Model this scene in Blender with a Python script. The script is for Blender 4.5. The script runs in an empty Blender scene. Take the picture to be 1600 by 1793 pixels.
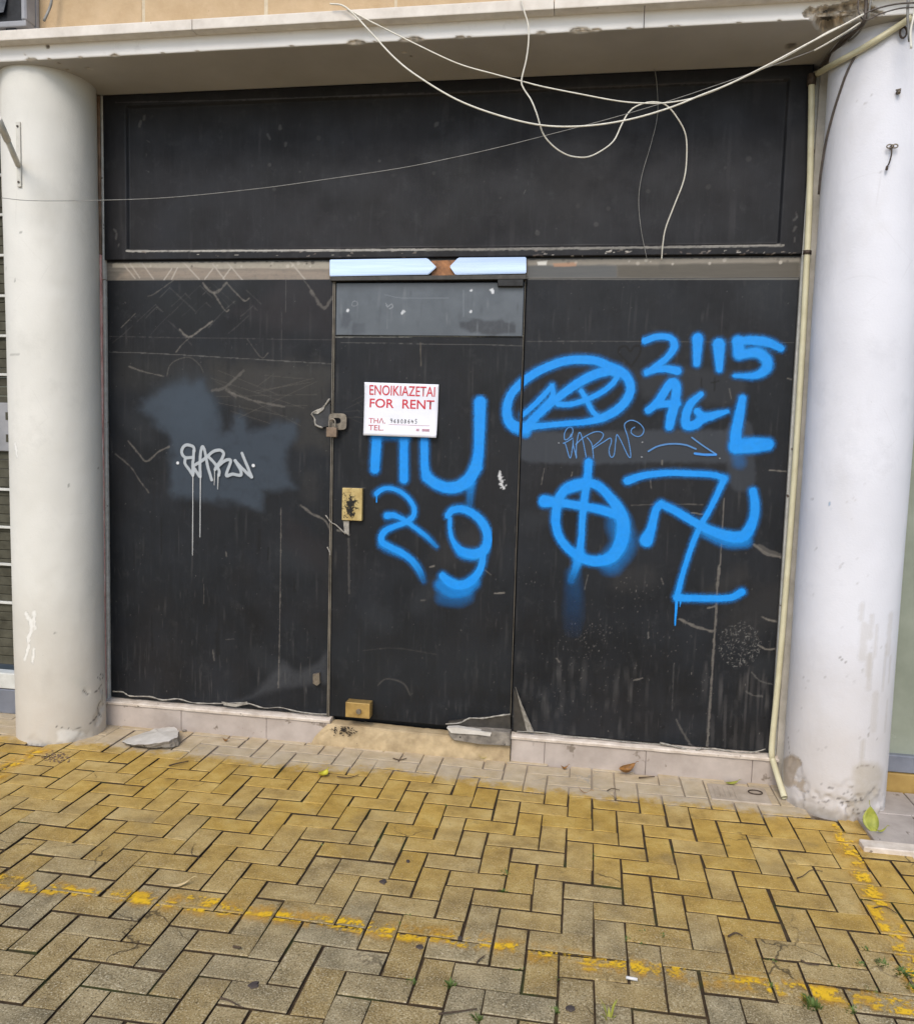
import bpy, bmesh, math, random
import numpy as np
from mathutils import Vector, Matrix, noise as mnoise
random.seed(7); rng = np.random.default_rng(11)
sc = bpy.context.scene
C = sc.collection
PI = math.pi

# ------------------------------------------------------------------ camera
F_PX, YAW, PITCH, ROLL = 1433.2, 0.1625, 0.0884, 0.0278
CAM = np.array([0.0, -3.8875, 1.55])
def axes():
    cy, sy = math.cos(YAW), math.sin(YAW)
    fwd = np.array([-sy, cy, 0]); right = np.array([cy, sy, 0]); up = np.array([0, 0, 1.])
    cp, sp = math.cos(PITCH), math.sin(PITCH)
    f2 = fwd*cp-up*sp; u2 = up*cp+fwd*sp
    cr, sr = math.cos(ROLL), math.sin(ROLL)
    return right*cr+u2*sr, u2*cr-right*sr, f2
AR, AU, AF = axes()
cam = bpy.data.objects.new('camera', bpy.data.cameras.new('camera')); C.objects.link(cam)
cam.matrix_world = Matrix([[AR[0], AU[0], -AF[0], CAM[0]], [AR[1], AU[1], -AF[1], CAM[1]], [AR[2], AU[2], -AF[2], CAM[2]], [0, 0, 0, 1]])
cam.data.sensor_fit = 'HORIZONTAL'; cam.data.sensor_width = 36; cam.data.lens = 36*F_PX/1600
cam.data.clip_start = 0.05; cam.data.clip_end = 2000
sc.camera = cam
def ray(u, v):
    return AF*F_PX + AR*(u-800) - AU*(v-896.5)
def at(u, v, axis=1, val=0.0):          # measured photo point -> world point on a plane
    d = ray(u, v); t = (val-CAM[axis])/d[axis]; return CAM+d*t
def P(u, v, y=0.0):
    p = at(u, v, 1, y); return (p[0], p[2])
def G(u, v, z=0.0):
    return at(u, v, 2, z)
def PL(pts, ox=0, oy=0, k=1.0, y=0.0):   # list of crop points -> facade x,z
    return [P(ox+a/k, oy+b/k, y) for a, b in pts]
def to_px(X):
    d = np.asarray(X, float)-CAM
    z = d@AF
    return 800+F_PX*(d@AR)/z, 896.5-F_PX*(d@AU)/z
def at_cyl(u, v, c, r):
    d = ray(u, v); ox, oy = CAM[0]-c[0], CAM[1]-c[1]
    a = d[0]**2+d[1]**2; b = 2*(ox*d[0]+oy*d[1]); cc = ox*ox+oy*oy-r*r
    disc = b*b-4*a*cc
    t = (-b-math.sqrt(max(disc, 0)))/(2*a)
    return CAM+d*t

# ------------------------------------------------------------------ helpers
def lin(c):
    c = c/255.0
    return c/12.92 if c <= 0.04045 else ((c+0.055)/1.055)**2.4
def S(r, g, b): return (lin(r), lin(g), lin(b))

def link(name, me, mats, parent=None, smooth=False):
    o = bpy.data.objects.new(name, me); C.objects.link(o)
    if not isinstance(mats, (list, tuple)): mats = [mats]
    for m in mats: me.materials.append(m)
    if parent is not None: o.parent = parent
    if smooth: me.polygons.foreach_set('use_smooth', [True]*len(me.polygons))
    return o
def wloc(o):
    v = Vector((0, 0, 0))
    while o is not None:
        v = v+o.location; o = o.parent
    return v
def bobj(name, bm, mats, parent=None, smooth=False, origin=None):
    if parent is not None: off = wloc(parent)
    elif origin is not None: off = Vector(origin)
    else: off = Vector((0, 0, 0))
    if off.length: bmesh.ops.translate(bm, verts=bm.verts, vec=-off)
    bmesh.ops.recalc_face_normals(bm, faces=bm.faces)
    me = bpy.data.meshes.new(name); bm.to_mesh(me); bm.free()
    o = link(name, me, mats, parent, smooth)
    if parent is None and origin is not None: o.location = origin
    return o
def thing(name, label, cat, loc=(0, 0, 0), group=None):
    o = bpy.data.objects.new(name, None); C.objects.link(o); o.location = loc
    o.empty_display_size = .05
    tag(o, label, cat, group); return o
def tag(o, label=None, cat=None, group=None, kind=None):
    if label: o['label'] = label
    if cat: o['category'] = cat
    if group: o['group'] = group
    if kind: o['kind'] = kind
    return o
def NB(): return bmesh.new()
def box(bm, x0, x1, y0, y1, z0, z1, bev=0.0, seg=1, mi=0):
    t = bmesh.new()
    vs = [t.verts.new(p) for p in [(x0, y0, z0), (x1, y0, z0), (x1, y1, z0), (x0, y1, z0), (x0, y0, z1), (x1, y0, z1), (x1, y1, z1), (x0, y1, z1)]]
    for f in [(0, 3, 2, 1), (4, 5, 6, 7), (0, 1, 5, 4), (1, 2, 6, 5), (2, 3, 7, 6), (3, 0, 4, 7)]: t.faces.new([vs[i] for i in f])
    if bev > 0: bmesh.ops.bevel(t, geom=list(t.edges), offset=bev, segments=seg, affect='EDGES', profile=.6)
    merge(bm, t, mi)
def merge(bm, t, mi=0):
    mp = {}
    for v in t.verts: mp[v] = bm.verts.new(v.co)
    for f in t.faces:
        try:
            g = bm.faces.new([mp[v] for v in f.verts]); g.material_index = mi; g.smooth = f.smooth
        except ValueError: pass
    t.free()
def smooth_path(pts, n=6):
    pts = [np.asarray(p, float) for p in pts]
    if len(pts) < 3: return pts
    q = [2*pts[0]-pts[1]]+pts+[2*pts[-1]-pts[-2]]
    out = []
    for i in range(1, len(q)-2):
        p0, p1, p2, p3 = q[i-1], q[i], q[i+1], q[i+2]
        for k in range(n):
            t = k/n
            out.append(.5*((2*p1)+(-p0+p2)*t+(2*p0-5*p1+4*p2-p3)*t*t+(-p0+3*p1-3*p2+p3)*t**3))
    out.append(pts[-1]); return out
def tube(bm, path, r, seg=8, cap=True, hollow=0.0, mi=0):
    path = [Vector(p) for p in path]; n = len(path)
    rs = r if isinstance(r, (list, tuple)) else [r]*n
    t0 = (path[1]-path[0]).normalized()
    up = Vector((0, 0, 1)) if abs(t0.z) < .9 else Vector((1, 0, 0))
    nx = t0.cross(up).normalized(); rings = []
    for i, p in enumerate(path):
        t = ((path[min(i+1, n-1)]-path[max(i-1, 0)])).normalized()
        nx = (nx-t*nx.dot(t)).normalized(); ny = t.cross(nx)
        rings.append([bm.verts.new(p+(nx*math.cos(2*PI*k/seg)+ny*math.sin(2*PI*k/seg))*rs[i]) for k in range(seg)])
    for a, b in zip(rings, rings[1:]):
        for k in range(seg):
            f = bm.faces.new([a[k], a[(k+1) % seg], b[(k+1) % seg], b[k]]); f.smooth = True; f.material_index = mi
    if cap:
        for rg in (rings[0][::-1], rings[-1]):
            f = bm.faces.new(rg); f.material_index = mi
    return rings
def cyl(bm, p0, p1, r, seg=16, mi=0): tube(bm, [p0, p1], r, seg, mi=mi)
def prism(bm, poly_xz, y0, y1, mi=0):      # polygon in x,z extruded along y
    a = [bm.verts.new((x, y0, z)) for x, z in poly_xz]; b = [bm.verts.new((x, y1, z)) for x, z in poly_xz]
    n = len(a)
    bm.faces.new(a).material_index = mi; bm.faces.new(b[::-1]).material_index = mi
    for i in range(n): bm.faces.new([a[i], b[i], b[(i+1) % n], a[(i+1) % n]]).material_index = mi

# value noise for building meshes and marks
_LAT = rng.random((256, 256))
def vnoise(x, y):
    xi = np.floor(x).astype(int); yi = np.floor(y).astype(int)
    fx = x-xi; fy = y-yi; fx = fx*fx*(3-2*fx); fy = fy*fy*(3-2*fy)
    g = lambda i, j: _LAT[i % 256, j % 256]
    return (g(xi, yi)*(1-fx)+g(xi+1, yi)*fx)*(1-fy)+(g(xi, yi+1)*(1-fx)+g(xi+1, yi+1)*fx)*fy
def fbm(x, y, o=4):
    s = 0; a = .5; t = 0
    for k in range(o):
        s = s+a*vnoise(x*2**k+17*k, y*2**k+31*k); t += a; a *= .5
    return s/t

# ------------------------------------------------------------------ materials
class NT:
    def __init__(s, name):
        s.m = bpy.data.materials.new(name); s.m.use_nodes = True
        s.t = s.m.node_tree; s.n = s.t.nodes; s.l = s.t.links
        s.b = s.n['Principled BSDF']; s.out = s.n['Material Output']
        s.tc = s.n.new('ShaderNodeTexCoord')
    def lk(s, a, b): s.l.new(a, b)
    def mapping(s, scale=(1, 1, 1), src='Object'):
        m = s.n.new('ShaderNodeMapping'); m.inputs['Scale'].default_value = scale; s.lk(s.tc.outputs[src], m.inputs['Vector']); return m.outputs[0]
    def noise(s, scale, detail=5, rough=.6, vec=None):
        n = s.n.new('ShaderNodeTexNoise'); n.inputs['Scale'].default_value = scale; n.inputs['Detail'].default_value = detail; n.inputs['Roughness'].default_value = rough
        s.lk(vec if vec is not None else s.tc.outputs['Object'], n.inputs['Vector']); return n.outputs['Fac']
    def voro(s, scale, vec=None, out='Distance', feature='F1'):
        n = s.n.new('ShaderNodeTexVoronoi'); n.feature = feature; n.inputs['Scale'].default_value = scale
        s.lk(vec if vec is not None else s.tc.outputs['Object'], n.inputs['Vector']); return n.outputs[out]
    def ramp(s, fac, stops):
        r = s.n.new('ShaderNodeValToRGB'); e = r.color_ramp.elements
        while len(e) > 1: e.remove(e[-1])
        for i, (p, c) in enumerate(stops):
            if i == 0: el = e[0]; el.position = p
            else: el = e.new(p)
            el.color = (*c, 1) if not np.isscalar(c) else (c, c, c, 1)
        s.lk(fac, r.inputs[0]); return r.outputs[0]
    def mix(s, fac, a, b, mode='MIX'):
        n = s.n.new('ShaderNodeMix'); n.data_type = 'RGBA'; n.blend_type = mode
        for k, v in ((0, fac), (6, a), (7, b)):
            sock = n.inputs[k]
            if hasattr(v, 'is_linked'): s.lk(v, sock)
            elif np.isscalar(v): sock.default_value = v if k == 0 else (v, v, v, 1)
            else: sock.default_value = (*v, 1)
        return n.outputs[2]
    def math(s, op, a, b=0.0, c=None):
        n = s.n.new('ShaderNodeMath'); n.operation = op
        for sock, v in zip(n.inputs, (a, b, c)):
            if v is None: continue
            if hasattr(v, 'is_linked'): s.lk(v, sock)
            else: sock.default_value = v
        return n.outputs[0]
    def attr(s, name):
        n = s.n.new('ShaderNodeAttribute'); n.attribute_name = name; return n
    def xyz(s):
        n = s.n.new('ShaderNodeSeparateXYZ'); s.lk(s.tc.outputs['Object'], n.inputs[0]); return n.outputs
    def col(s, c):
        if hasattr(c, 'is_linked'): s.lk(c, s.b.inputs['Base Color'])
        else: s.b.inputs['Base Color'].default_value = (*c, 1)
    def rough(s, r):
        if hasattr(r, 'is_linked'): s.lk(r, s.b.inputs['Roughness'])
        else: s.b.inputs['Roughness'].default_value = r
    def bump(s, h, strength=.3, dist=.002):
        n = s.n.new('ShaderNodeBump'); n.inputs['Strength'].default_value = strength; n.inputs['Distance'].default_value = dist
        s.lk(h, n.inputs['Height']); s.lk(n.outputs[0], s.b.inputs['Normal']); return n
    def spec(s, v): s.b.inputs['Specular IOR Level'].default_value = v
def pm(name, c1, c2=None, scale=18, rough=.6, bump=.25, metal=0, bscale=90, spots=None, spec=.5, stretch=None, dist=.002):
    t = NT(name)
    v = t.mapping(stretch) if stretch else None
    if c2 is None: c2 = tuple(x*.78 for x in c1)
    n = t.noise(scale, 6, .62, v)
    c = t.ramp(n, [(.3, c2), (.68, c1)])
    if spots is not None:
        col, sc_, th = spots
        f = t.ramp(t.noise(sc_, 3, .7), [(th, 0.0), (th+.05, 1.0)])
        c = t.mix(f, c, col)
    t.col(c); t.b.inputs['Metallic'].default_value = metal; t.spec(spec)
    t.rough(t.ramp(t.noise(scale*2.3, 4), [(.3, max(rough-.08, .02)), (.7, min(rough+.1, 1))]))
    if bump: t.bump(t.noise(bscale, 6, .65, v), bump, dist)
    return t.m
def marked(name, base_fn, rough_mark=.55):      # base look + painted marks from the mesh's "marks" attribute
    t = NT(name)
    c = base_fn(t)
    a = t.attr('marks')
    t.col(t.mix(a.outputs['Alpha'], c, a.outputs['Color']))
    return t

def black_panel_base(t, c1=S(31, 34, 39), c2=S(15, 17, 20)):
    big = t.noise(2.6, 5, .62)
    st = t.noise(5, 6, .75, t.mapping((7, 7, .8)))
    blot = t.noise(11, 6, .7)
    fine = t.noise(38, 5, .75, t.mapping((2, 2, .6)))
    c = t.ramp(big, [(.3, c2), (.7, c1)])
    c = t.mix(t.ramp(st, [(.52, 0.0), (.75, .35)]), c, S(50, 51, 53))
    c = t.mix(t.ramp(st, [(.28, .6), (.44, 0.0)]), c, S(20, 21, 23))
    c = t.mix(t.ramp(blot, [(.56, 0.0), (.72, .4)]), c, S(56, 57, 58))
    c = t.mix(t.ramp(blot, [(.3, .5), (.42, 0.0)]), c, S(22, 23, 25))
    warm = t.ramp(t.noise(1.9, 4), [(.48, 0.0), (.66, .2)])
    c = t.mix(warm, c, S(46, 41, 40))
    c = t.mix(t.ramp(fine, [(.63, 0.0), (.8, .4)]), c, S(84, 83, 82))
    t.rough(t.ramp(t.noise(5, 5), [(.3, .40), (.7, .66)])); t.spec(.28)
    t.bump(t.math('ADD', t.noise(9, 5, .7, t.mapping((1.6, 1.6, .6))), t.math('MULTIPLY', blot, .6)), .2, .004)
    return c
M = {}
M['panel'] = marked('black_film_panel', black_panel_base).m
M['fascia'] = marked('black_board', lambda t: black_panel_base(t, S(33, 33, 37), S(18, 18, 20))).m
def graffiti_mat(name, rough=.5):
    t = NT(name); a = t.attr('marks')
    n = t.noise(60, 4)
    n2 = t.noise(9, 4)
    t.col(t.mix(t.ramp(n2, [(.35, 0.0), (.7, .3)]), t.mix(t.ramp(n, [(.35, 0.0), (.75, .15)]), a.outputs['Color'], S(20, 60, 110)), S(52, 150, 220)))
    t.rough(rough); t.spec(.3)
    tr = t.n.new('ShaderNodeBsdfTransparent'); mx = t.n.new('ShaderNodeMixShader')
    t.lk(a.outputs['Alpha'], mx.inputs[0]); t.lk(tr.outputs[0], mx.inputs[1]); t.lk(t.b.outputs[0], mx.inputs[2]); t.lk(mx.outputs[0], t.out.inputs['Surface'])
    return t.m
M['blue_spray'] = graffiti_mat('blue_spray_paint')
def tag_mat():
    t = NT('pale_marker_paint'); a = t.attr('marks')
    t.col(a.outputs['Color']); t.rough(.5)
    tr = t.n.new('ShaderNodeBsdfTransparent'); mx = t.n.new('ShaderNodeMixShader')
    t.lk(a.outputs['Alpha'], mx.inputs[0]); t.lk(tr.outputs[0], mx.inputs[1]); t.lk(t.b.outputs[0], mx.inputs[2]); t.lk(mx.outputs[0], t.out.inputs['Surface'])
    return t.m
M['marker'] = tag_mat()
M['alu'] = pm('weathered_aluminium', S(196, 196, 190), S(166, 164, 156), 30, .45, .15, 0, spots=(S(80, 66, 54), 16, .66))
M['alu_dark'] = pm('dull_dark_profile', S(70, 66, 60), S(48, 45, 41), 22, .5, .2, .2)
M['glass_edge'] = pm('dull_glass_edge', S(140, 132, 118), S(92, 86, 76), 14, .4, .1)
M['brown_trim'] = pm('brown_trim', S(150, 122, 98), S(84, 62, 48), 12, .6, .3)
def pink_trim():
    t = NT('peeling_pink_trim')
    v = t.mapping((9, 9, 1.2))
    c = t.ramp(t.noise(9, 5, .7, v), [(.36, S(160, 130, 120)), (.46, S(214, 158, 152)), (.56, S(226, 186, 178)), (.64, S(244, 238, 230))])
    t.col(c); t.rough(.65); t.bump(t.noise(40, 5), .3, .003); return t.m
M['pink_trim'] = pink_trim()
M['mirror'] = pm('polished_steel', S(200, 208, 222), S(164, 174, 192), 3, .10, .09, 1.0, bscale=6, stretch=(.3, 1, 6), dist=.002)
M['rust'] = pm('rusty_wood', S(176, 122, 80), S(104, 74, 52), 30, .75, .5)
M['brass'] = pm('worn_brass', S(196, 164, 100), S(150, 122, 72), 18, .42, .2, .45)
def splat():
    t = NT('brass_with_black_splatter')
    c = t.ramp(t.noise(20, 5), [(.3, S(170, 145, 88)), (.7, S(206, 184, 126))])
    g = t.n.new('ShaderNodeSeparateXYZ'); t.lk(t.tc.outputs['Generated'], g.inputs[0])
    dx = t.math('MULTIPLY', t.math('SUBTRACT', g.outputs[0], .42), 1.1); dz = t.math('SUBTRACT', g.outputs[2], .42)
    dd = t.math('POWER', t.math('ADD', t.math('MULTIPLY', dx, dx), t.math('MULTIPLY', dz, dz)), .5)
    f = t.math('ADD', t.math('SUBTRACT', t.noise(46, 7, .8), t.math('MULTIPLY', dd, .42)), .12)
    t.col(t.mix(t.ramp(f, [(.47, 0.0), (.53, 1.0)]), c, S(24, 21, 17))); t.rough(.45); t.b.inputs['Metallic'].default_value = .3
    t.bump(f, .3, .002); return t.m
M['splat'] = splat()
M['steel'] = pm('tarnished_steel', S(150, 140, 126), S(104, 96, 84), 40, .42, .2, .55)
M['padlock'] = pm('tarnished_lock_body', S(140, 120, 100), S(104, 88, 74), 30, .45, .2, .35)
M['dark_metal'] = pm('dark_metal', S(40, 40, 40), S(22, 22, 22), 20, .5, .3, .3)
M['paper'] = pm('white_paper', S(236, 236, 242), S(224, 225, 233), 8, .6, .35, bscale=9, dist=.004)
M['red_ink'] = pm('red_ink', S(206, 52, 66), S(190, 44, 56), 60, .6, 0)
M['red_faded'] = pm('faded_red_ink', S(196, 104, 112), S(184, 88, 96), 60, .6, 0)
M['pink_ink'] = pm('pale_pink_ink', S(214, 160, 176), S(206, 150, 166), 60, .6, 0)
M['pen'] = pm('black_pen_ink', S(48, 48, 54), S(30, 30, 36), 60, .6, 0)
M['cable_white'] = pm('white_cable_sheath', S(232, 228, 214), S(205, 198, 182), 25, .5, .1)
M['cable_grey'] = pm('grey_wire', S(150, 148, 142), S(110, 108, 102), 25, .5, .1)
M['cable_dark'] = pm('dark_cable', S(98, 88, 80), S(66, 58, 52), 25, .6, .2)
M['pipe'] = pm('cream_plastic_pipe', S(216, 210, 178), S(196, 188, 154), 12, .42, .1, spots=(S(150, 140, 112), 24, .7))
M['tile'] = pm('plinth_tile', S(190, 178, 168), S(160, 148, 138), 6, .55, .2, spots=(S(126, 114, 102), 11, .64))
M['sill'] = pm('pale_sill', S(224, 212, 198), S(190, 176, 160), 20, .6, .3, spots=(S(130, 118, 104), 30, .66))
M['cement'] = pm('sandy_cement', S(198, 176, 138), S(152, 132, 100), 12, .85, .6, bscale=140, spots=(S(112, 96, 74), 45, .7))
M['slab_grey'] = pm('grey_broken_concrete', S(150, 142, 130), S(96, 90, 82), 22, .85, .6, spots=(S(60, 56, 50), 30, .62))
M['slab_pale'] = pm('pale_broken_plaster', S(214, 208, 198), S(184, 178, 166), 12, .75, .35)
M['film_edge'] = pm('torn_film_edge', S(176, 170, 158), S(96, 92, 86), 40, .5, .3)
M['film_dark'] = pm('dark_curled_film', S(58, 58, 60), S(38, 38, 40), 20, .4, .2)
M['stone'] = pm('sandstone_block', S(200, 174, 138), S(180, 153, 116), 7, .85, .5, bscale=60, spots=(S(120, 88, 58), 26, .72), dist=.004)
M['mortar'] = pm('pale_mortar', S(210, 196, 170), S(184, 168, 140), 30, .9, .3)
M['coping'] = pm('marble_coping', S(226, 218, 206), S(204, 195, 182), 14, .6, .25, spots=(S(160, 146, 130), 40, .7))
M['bolt'] = pm('rusty_bolt', S(92, 78, 66), S(52, 42, 36), 60, .6, .4, .3)
M['bracket'] = pm('painted_bracket', S(214, 210, 198), S(192, 188, 176), 20, .5, .15)
M['ac_grey'] = pm('grey_painted_metal', S(158, 158, 160), S(132, 132, 134), 8, .5, .15)
M['ac_black'] = pm('black_fan_cavity', S(24, 25, 28), S(14, 15, 17), 20, .6, .1)
M['ac_fan'] = pm('fan_blade', S(70, 76, 84), S(48, 52, 58), 20, .5, .1)
M['glass_green'] = pm('dusty_green_glass', S(150, 156, 142), S(128, 134, 120), 3, .18, .05, bscale=5)
M['frame_grey'] = pm('blue_grey_frame', S(132, 136, 146), S(112, 116, 126), 10, .45, .1, .2)
M['yellow_tile'] = pm('ochre_threshold', S(176, 146, 82), S(146, 116, 60), 8, .6, .3)
M['grey_tile'] = pm('grey_doorstep_tile', S(178, 168, 160), S(152, 142, 134), 10, .6, .25, spots=(S(120, 110, 100), 20, .66))
M['slat'] = pm('olive_shutter_slat', S(88, 86, 74), S(62, 60, 50), 14, .8, .15, spec=.15)
M['slat_bar'] = pm('white_shutter_bar', S(212, 212, 206), S(188, 188, 180), 14, .5, .1)
M['leaf_green'] = pm('yellow_green_leaf', S(168, 168, 64), S(128, 134, 52), 40, .5, .3)
M['leaf_yellow'] = pm('yellow_leaf', S(206, 196, 60), S(176, 166, 50), 40, .5, .3)
M['leaf_brown'] = pm('brown_leaf', S(176, 124, 56), S(104, 72, 40), 40, .6, .3)
M['leaf_pale'] = pm('pale_dry_leaf', S(220, 198, 148), S(196, 170, 122), 40, .6, .3)
M['twig'] = pm('dry_twig', S(92, 74, 56), S(54, 42, 32), 40, .8, .3)
M['dirt'] = pm('dry_dirt', S(128, 106, 84), S(92, 74, 58), 60, .9, .3)
M['weed'] = pm('weed_green', S(96, 116, 48), S(60, 78, 30), 60, .6, .2)
M['gum'] = pm('dark_gum_stain', S(84, 74, 68), S(60, 52, 50), 50, .7, .3)
M['cover'] = pm('grimy_cover', S(186, 172, 154), S(156, 142, 124), 14, .7, .4)
M['white_bit'] = pm('white_scrap', S(226, 224, 220), S(206, 204, 200), 20, .6, .1)

# ------------------------------------------------------------------ painted sheets (marks kept on a fine mesh)
class Sheet:
    def __init__(s, x0, x1, z0, z1, res):
        s.nx = int(round((x1-x0)/res))+1; s.nz = int(round((z1-z0)/res))+1
        s.x = np.linspace(x0, x1, s.nx); s.z = np.linspace(z0, z1, s.nz)
        s.X, s.Z = np.meshgrid(s.x, s.z)
        s.c = np.zeros((s.nz, s.nx, 3)); s.a = np.zeros((s.nz, s.nx))
    def over(s, sl, al, col):
        a0 = s.a[sl]; c0 = s.c[sl]; ao = al+a0*(1-al); safe = np.maximum(ao, 1e-6)
        s.c[sl] = (np.asarray(col)*al[..., None]+c0*(a0*(1-al))[..., None])/safe[..., None]; s.a[sl] = ao
    def sub(s, xa, xb, za, zb):
        i0, i1 = np.searchsorted(s.x, [xa, xb]); j0, j1 = np.searchsorted(s.z, [za, zb])
        return (slice(max(j0-1, 0), j1+1), slice(max(i0-1, 0), i1+1))
    def stroke(s, pts, w, col, soft=.3, alpha=1.0, halo=0.0, wob=.1, smooth=True, grain=0.0, fade=None):
        """pts [(x,z)], w width(s) in metres, soft = share of the half width that fades out"""
        p = [np.array([*a]) for a in pts]
        ws = list(w) if isinstance(w, (list, tuple)) else [w]*len(p)
        al_ = list(fade) if fade is not None else [1.0]*len(p)
        q = [np.array([*a, b, c]) for a, b, c in zip(p, ws, al_)]
        if smooth: q = smooth_path(q, 5)
        q = np.array(q); m = float(max(q[:, 2]))*(.5+soft)+halo*2.2+.006
        sl = s.sub(q[:, 0].min()-m, q[:, 0].max()+m, q[:, 1].min()-m, q[:, 1].max()+m)
        X, Z = s.X[sl], s.Z[sl]
        if X.size == 0: return
        best = np.full(X.shape, -1e9); dm = np.full(X.shape, 1e9); fa = np.zeros(X.shape)
        for a, b in zip(q, q[1:]):
            d = b[:2]-a[:2]; L = d@d
            t = np.clip(((X-a[0])*d[0]+(Z-a[1])*d[1])/max(L, 1e-12), 0, 1)
            dist = np.hypot(X-a[0]-t*d[0], Z-a[1]-t*d[1]); hw = .5*(a[2]+t*(b[2]-a[2])); f = a[3]+t*(b[3]-a[3])
            k = (hw-dist)/np.maximum(hw, 1e-5)
            up = k > best; best = np.where(up, k, best); dm = np.where(up, np.maximum(dist-hw, 0), dm); fa = np.where(up, f, fa)
        wn = (fbm(X*60, Z*60, 3)-.5)*2*wob
        sf = max(soft, .02)
        t = np.clip((best+wn+sf*.5)/sf, 0, 1); al = t*t*(3-2*t)
        if halo > 0:
            hl = .5*np.exp(-(dm/halo)**1.3*1.1)*np.clip(.25+1.5*fbm(X*150, Z*150, 2), 0, 1.2)
            al = np.maximum(al, hl)
        if grain > 0:
            al = al*np.clip(1-grain+grain*2*(fbm(X*140, Z*140, 2)), 0, 1)
        s.over(sl, np.clip(al*alpha*fa, 0, 1), col)
    def fill(s, poly, col, alpha=1.0, soft=.02, wob=.015, grain=0.0, gs=90):
        p = np.array(poly); m = soft+wob+.01
        sl = s.sub(p[:, 0].min()-m, p[:, 0].max()+m, p[:, 1].min()-m, p[:, 1].max()+m)
        X, Z = s.X[sl].copy(), s.Z[sl].copy()
        if X.size == 0: return
        X2 = X+(fbm(X*14, Z*14, 4)-.5)*2*wob; Z2 = Z+(fbm(X*14+50, Z*14+9, 4)-.5)*2*wob
        ins = np.zeros(X.shape, bool); dm = np.full(X.shape, 1e9); n = len(p)
        for i in range(n):
            a, b = p[i], p[(i+1) % n]
            cond = ((a[1] > Z2) != (b[1] > Z2))
            with np.errstate(divide='ignore', invalid='ignore'):
                xi = (b[0]-a[0])*(Z2-a[1])/(b[1]-a[1])+a[0]
            ins ^= cond & (X2 < xi)
            d = b-a; t = np.clip(((X2-a[0])*d[0]+(Z2-a[1])*d[1])/max(d@d, 1e-12), 0, 1)
            dm = np.minimum(dm, np.hypot(X2-a[0]-t*d[0], Z2-a[1]-t*d[1]))
        sd = np.where(ins, dm, -dm)
        t = np.clip(sd/max(soft, 1e-4)*.5+.5, 0, 1); al = t*t*(3-2*t)
        if grain > 0: al = al*np.clip(1-grain+grain*2*fbm(X*gs, Z*gs, 3), 0, 1)
        s.over(sl, al*alpha, col)
    def dot(s, x, z, r, col, alpha=1.0, soft=.5): s.stroke([(x, z), (x+.0005, z+.0003)], 2*r, col, soft, alpha, wob=.15, smooth=False)
    def mesh(s, name, yfun=0.0, cull=None, back=None):
        nx, nz = s.nx, s.nz
        Y = np.full(s.X.shape, yfun) if np.isscalar(yfun) else yfun(s.X, s.Z)
        co = np.stack([s.X, Y, s.Z], -1).reshape(-1, 3)
        idx = np.arange(nx*nz).reshape(nz, nx)
        f = np.stack([idx[:-1, :-1], idx[:-1, 1:], idx[1:, 1:], idx[1:, :-1]], -1).reshape(-1, 4)
        rgba = np.concatenate([s.c, s.a[..., None]], -1).reshape(-1, 4)
        if cull is not None:
            k = rgba[:, 3][f].max(1) > cull
            if callable(back): k &= back(co[f].mean(1))
            f = f[k]; used = np.unique(f); mp = np.zeros(len(co), int); mp[used] = np.arange(len(used))
            co = co[used]; rgba = rgba[used]; f = mp[f]
        elif back is not None:            # a slab behind the sheet, welded along its rim
            x0, x1, z0, z1 = s.x[0], s.x[-1], s.z[0], s.z[-1]; n0 = len(co)
            rim = np.concatenate([idx[0, :], idx[1:, -1], idx[-1, -2::-1], idx[-2:0:-1, 0]])
            bk = co[rim].copy(); bk[:, 1] = back
            co = np.concatenate([co, bk]); rgba = np.concatenate([rgba, np.zeros((len(bk), 4))])
            r2 = np.arange(n0, n0+len(bk)); n = len(rim)
            side = np.stack([rim, r2, np.roll(r2, -1), np.roll(rim, -1)], -1)
            f = np.concatenate([f, side])
        me = bpy.data.meshes.new(name)
        me.vertices.add(len(co)); me.vertices.foreach_set('co', co.astype(np.float32).ravel())
        me.loops.add(len(f)*4); me.loops.foreach_set('vertex_index', f.astype(np.int32).ravel())
        me.polygons.add(len(f)); me.polygons.foreach_set('loop_start', np.arange(0, len(f)*4, 4, dtype=np.int32)); me.polygons.foreach_set('loop_total', np.full(len(f), 4, np.int32))
        me.update(calc_edges=True)
        at_ = me.color_attributes.new('marks', 'FLOAT_COLOR', 'POINT'); at_.data.foreach_set('color', rgba.astype(np.float32).ravel())
        return me
def shift(me, parent):
    v = wloc(parent)
    if v.length: me.transform(Matrix.Translation(-v))
    return me
def noise_specks(sh, n, col, rmin=.0015, rmax=.004, a=.7, box_=None):
    x0, x1, z0, z1 = box_ if box_ else (sh.x[0], sh.x[-1], sh.z[0], sh.z[-1])
    for _ in range(n):
        x, z = random.uniform(x0, x1), random.uniform(z0, z1); r = random.uniform(rmin, rmax)
        sh.stroke([(x, z), (x+random.uniform(-1, 1)*r, z+random.uniform(-2, 2)*r)], r*1.6, col, .5, a*random.uniform(.3, 1), smooth=False)
def streaks(sh, n, cols, lmin, lmax, w, a, box_=None):
    x0, x1, z0, z1 = box_ if box_ else (sh.x[0], sh.x[-1], sh.z[0], sh.z[-1])
    for _ in range(n):
        x, z = random.uniform(x0, x1), random.uniform(z0, z1); L = random.uniform(lmin, lmax); j = random.uniform(-.004, .004)
        sh.stroke([(x, z), (x+j, z-L*.5), (x+j*1.5, z-L)], w*random.uniform(.6, 1.6), random.choice(cols), .7, a*random.uniform(.3, 1), wob=.3, fade=[.3, 1, .2])

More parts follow.
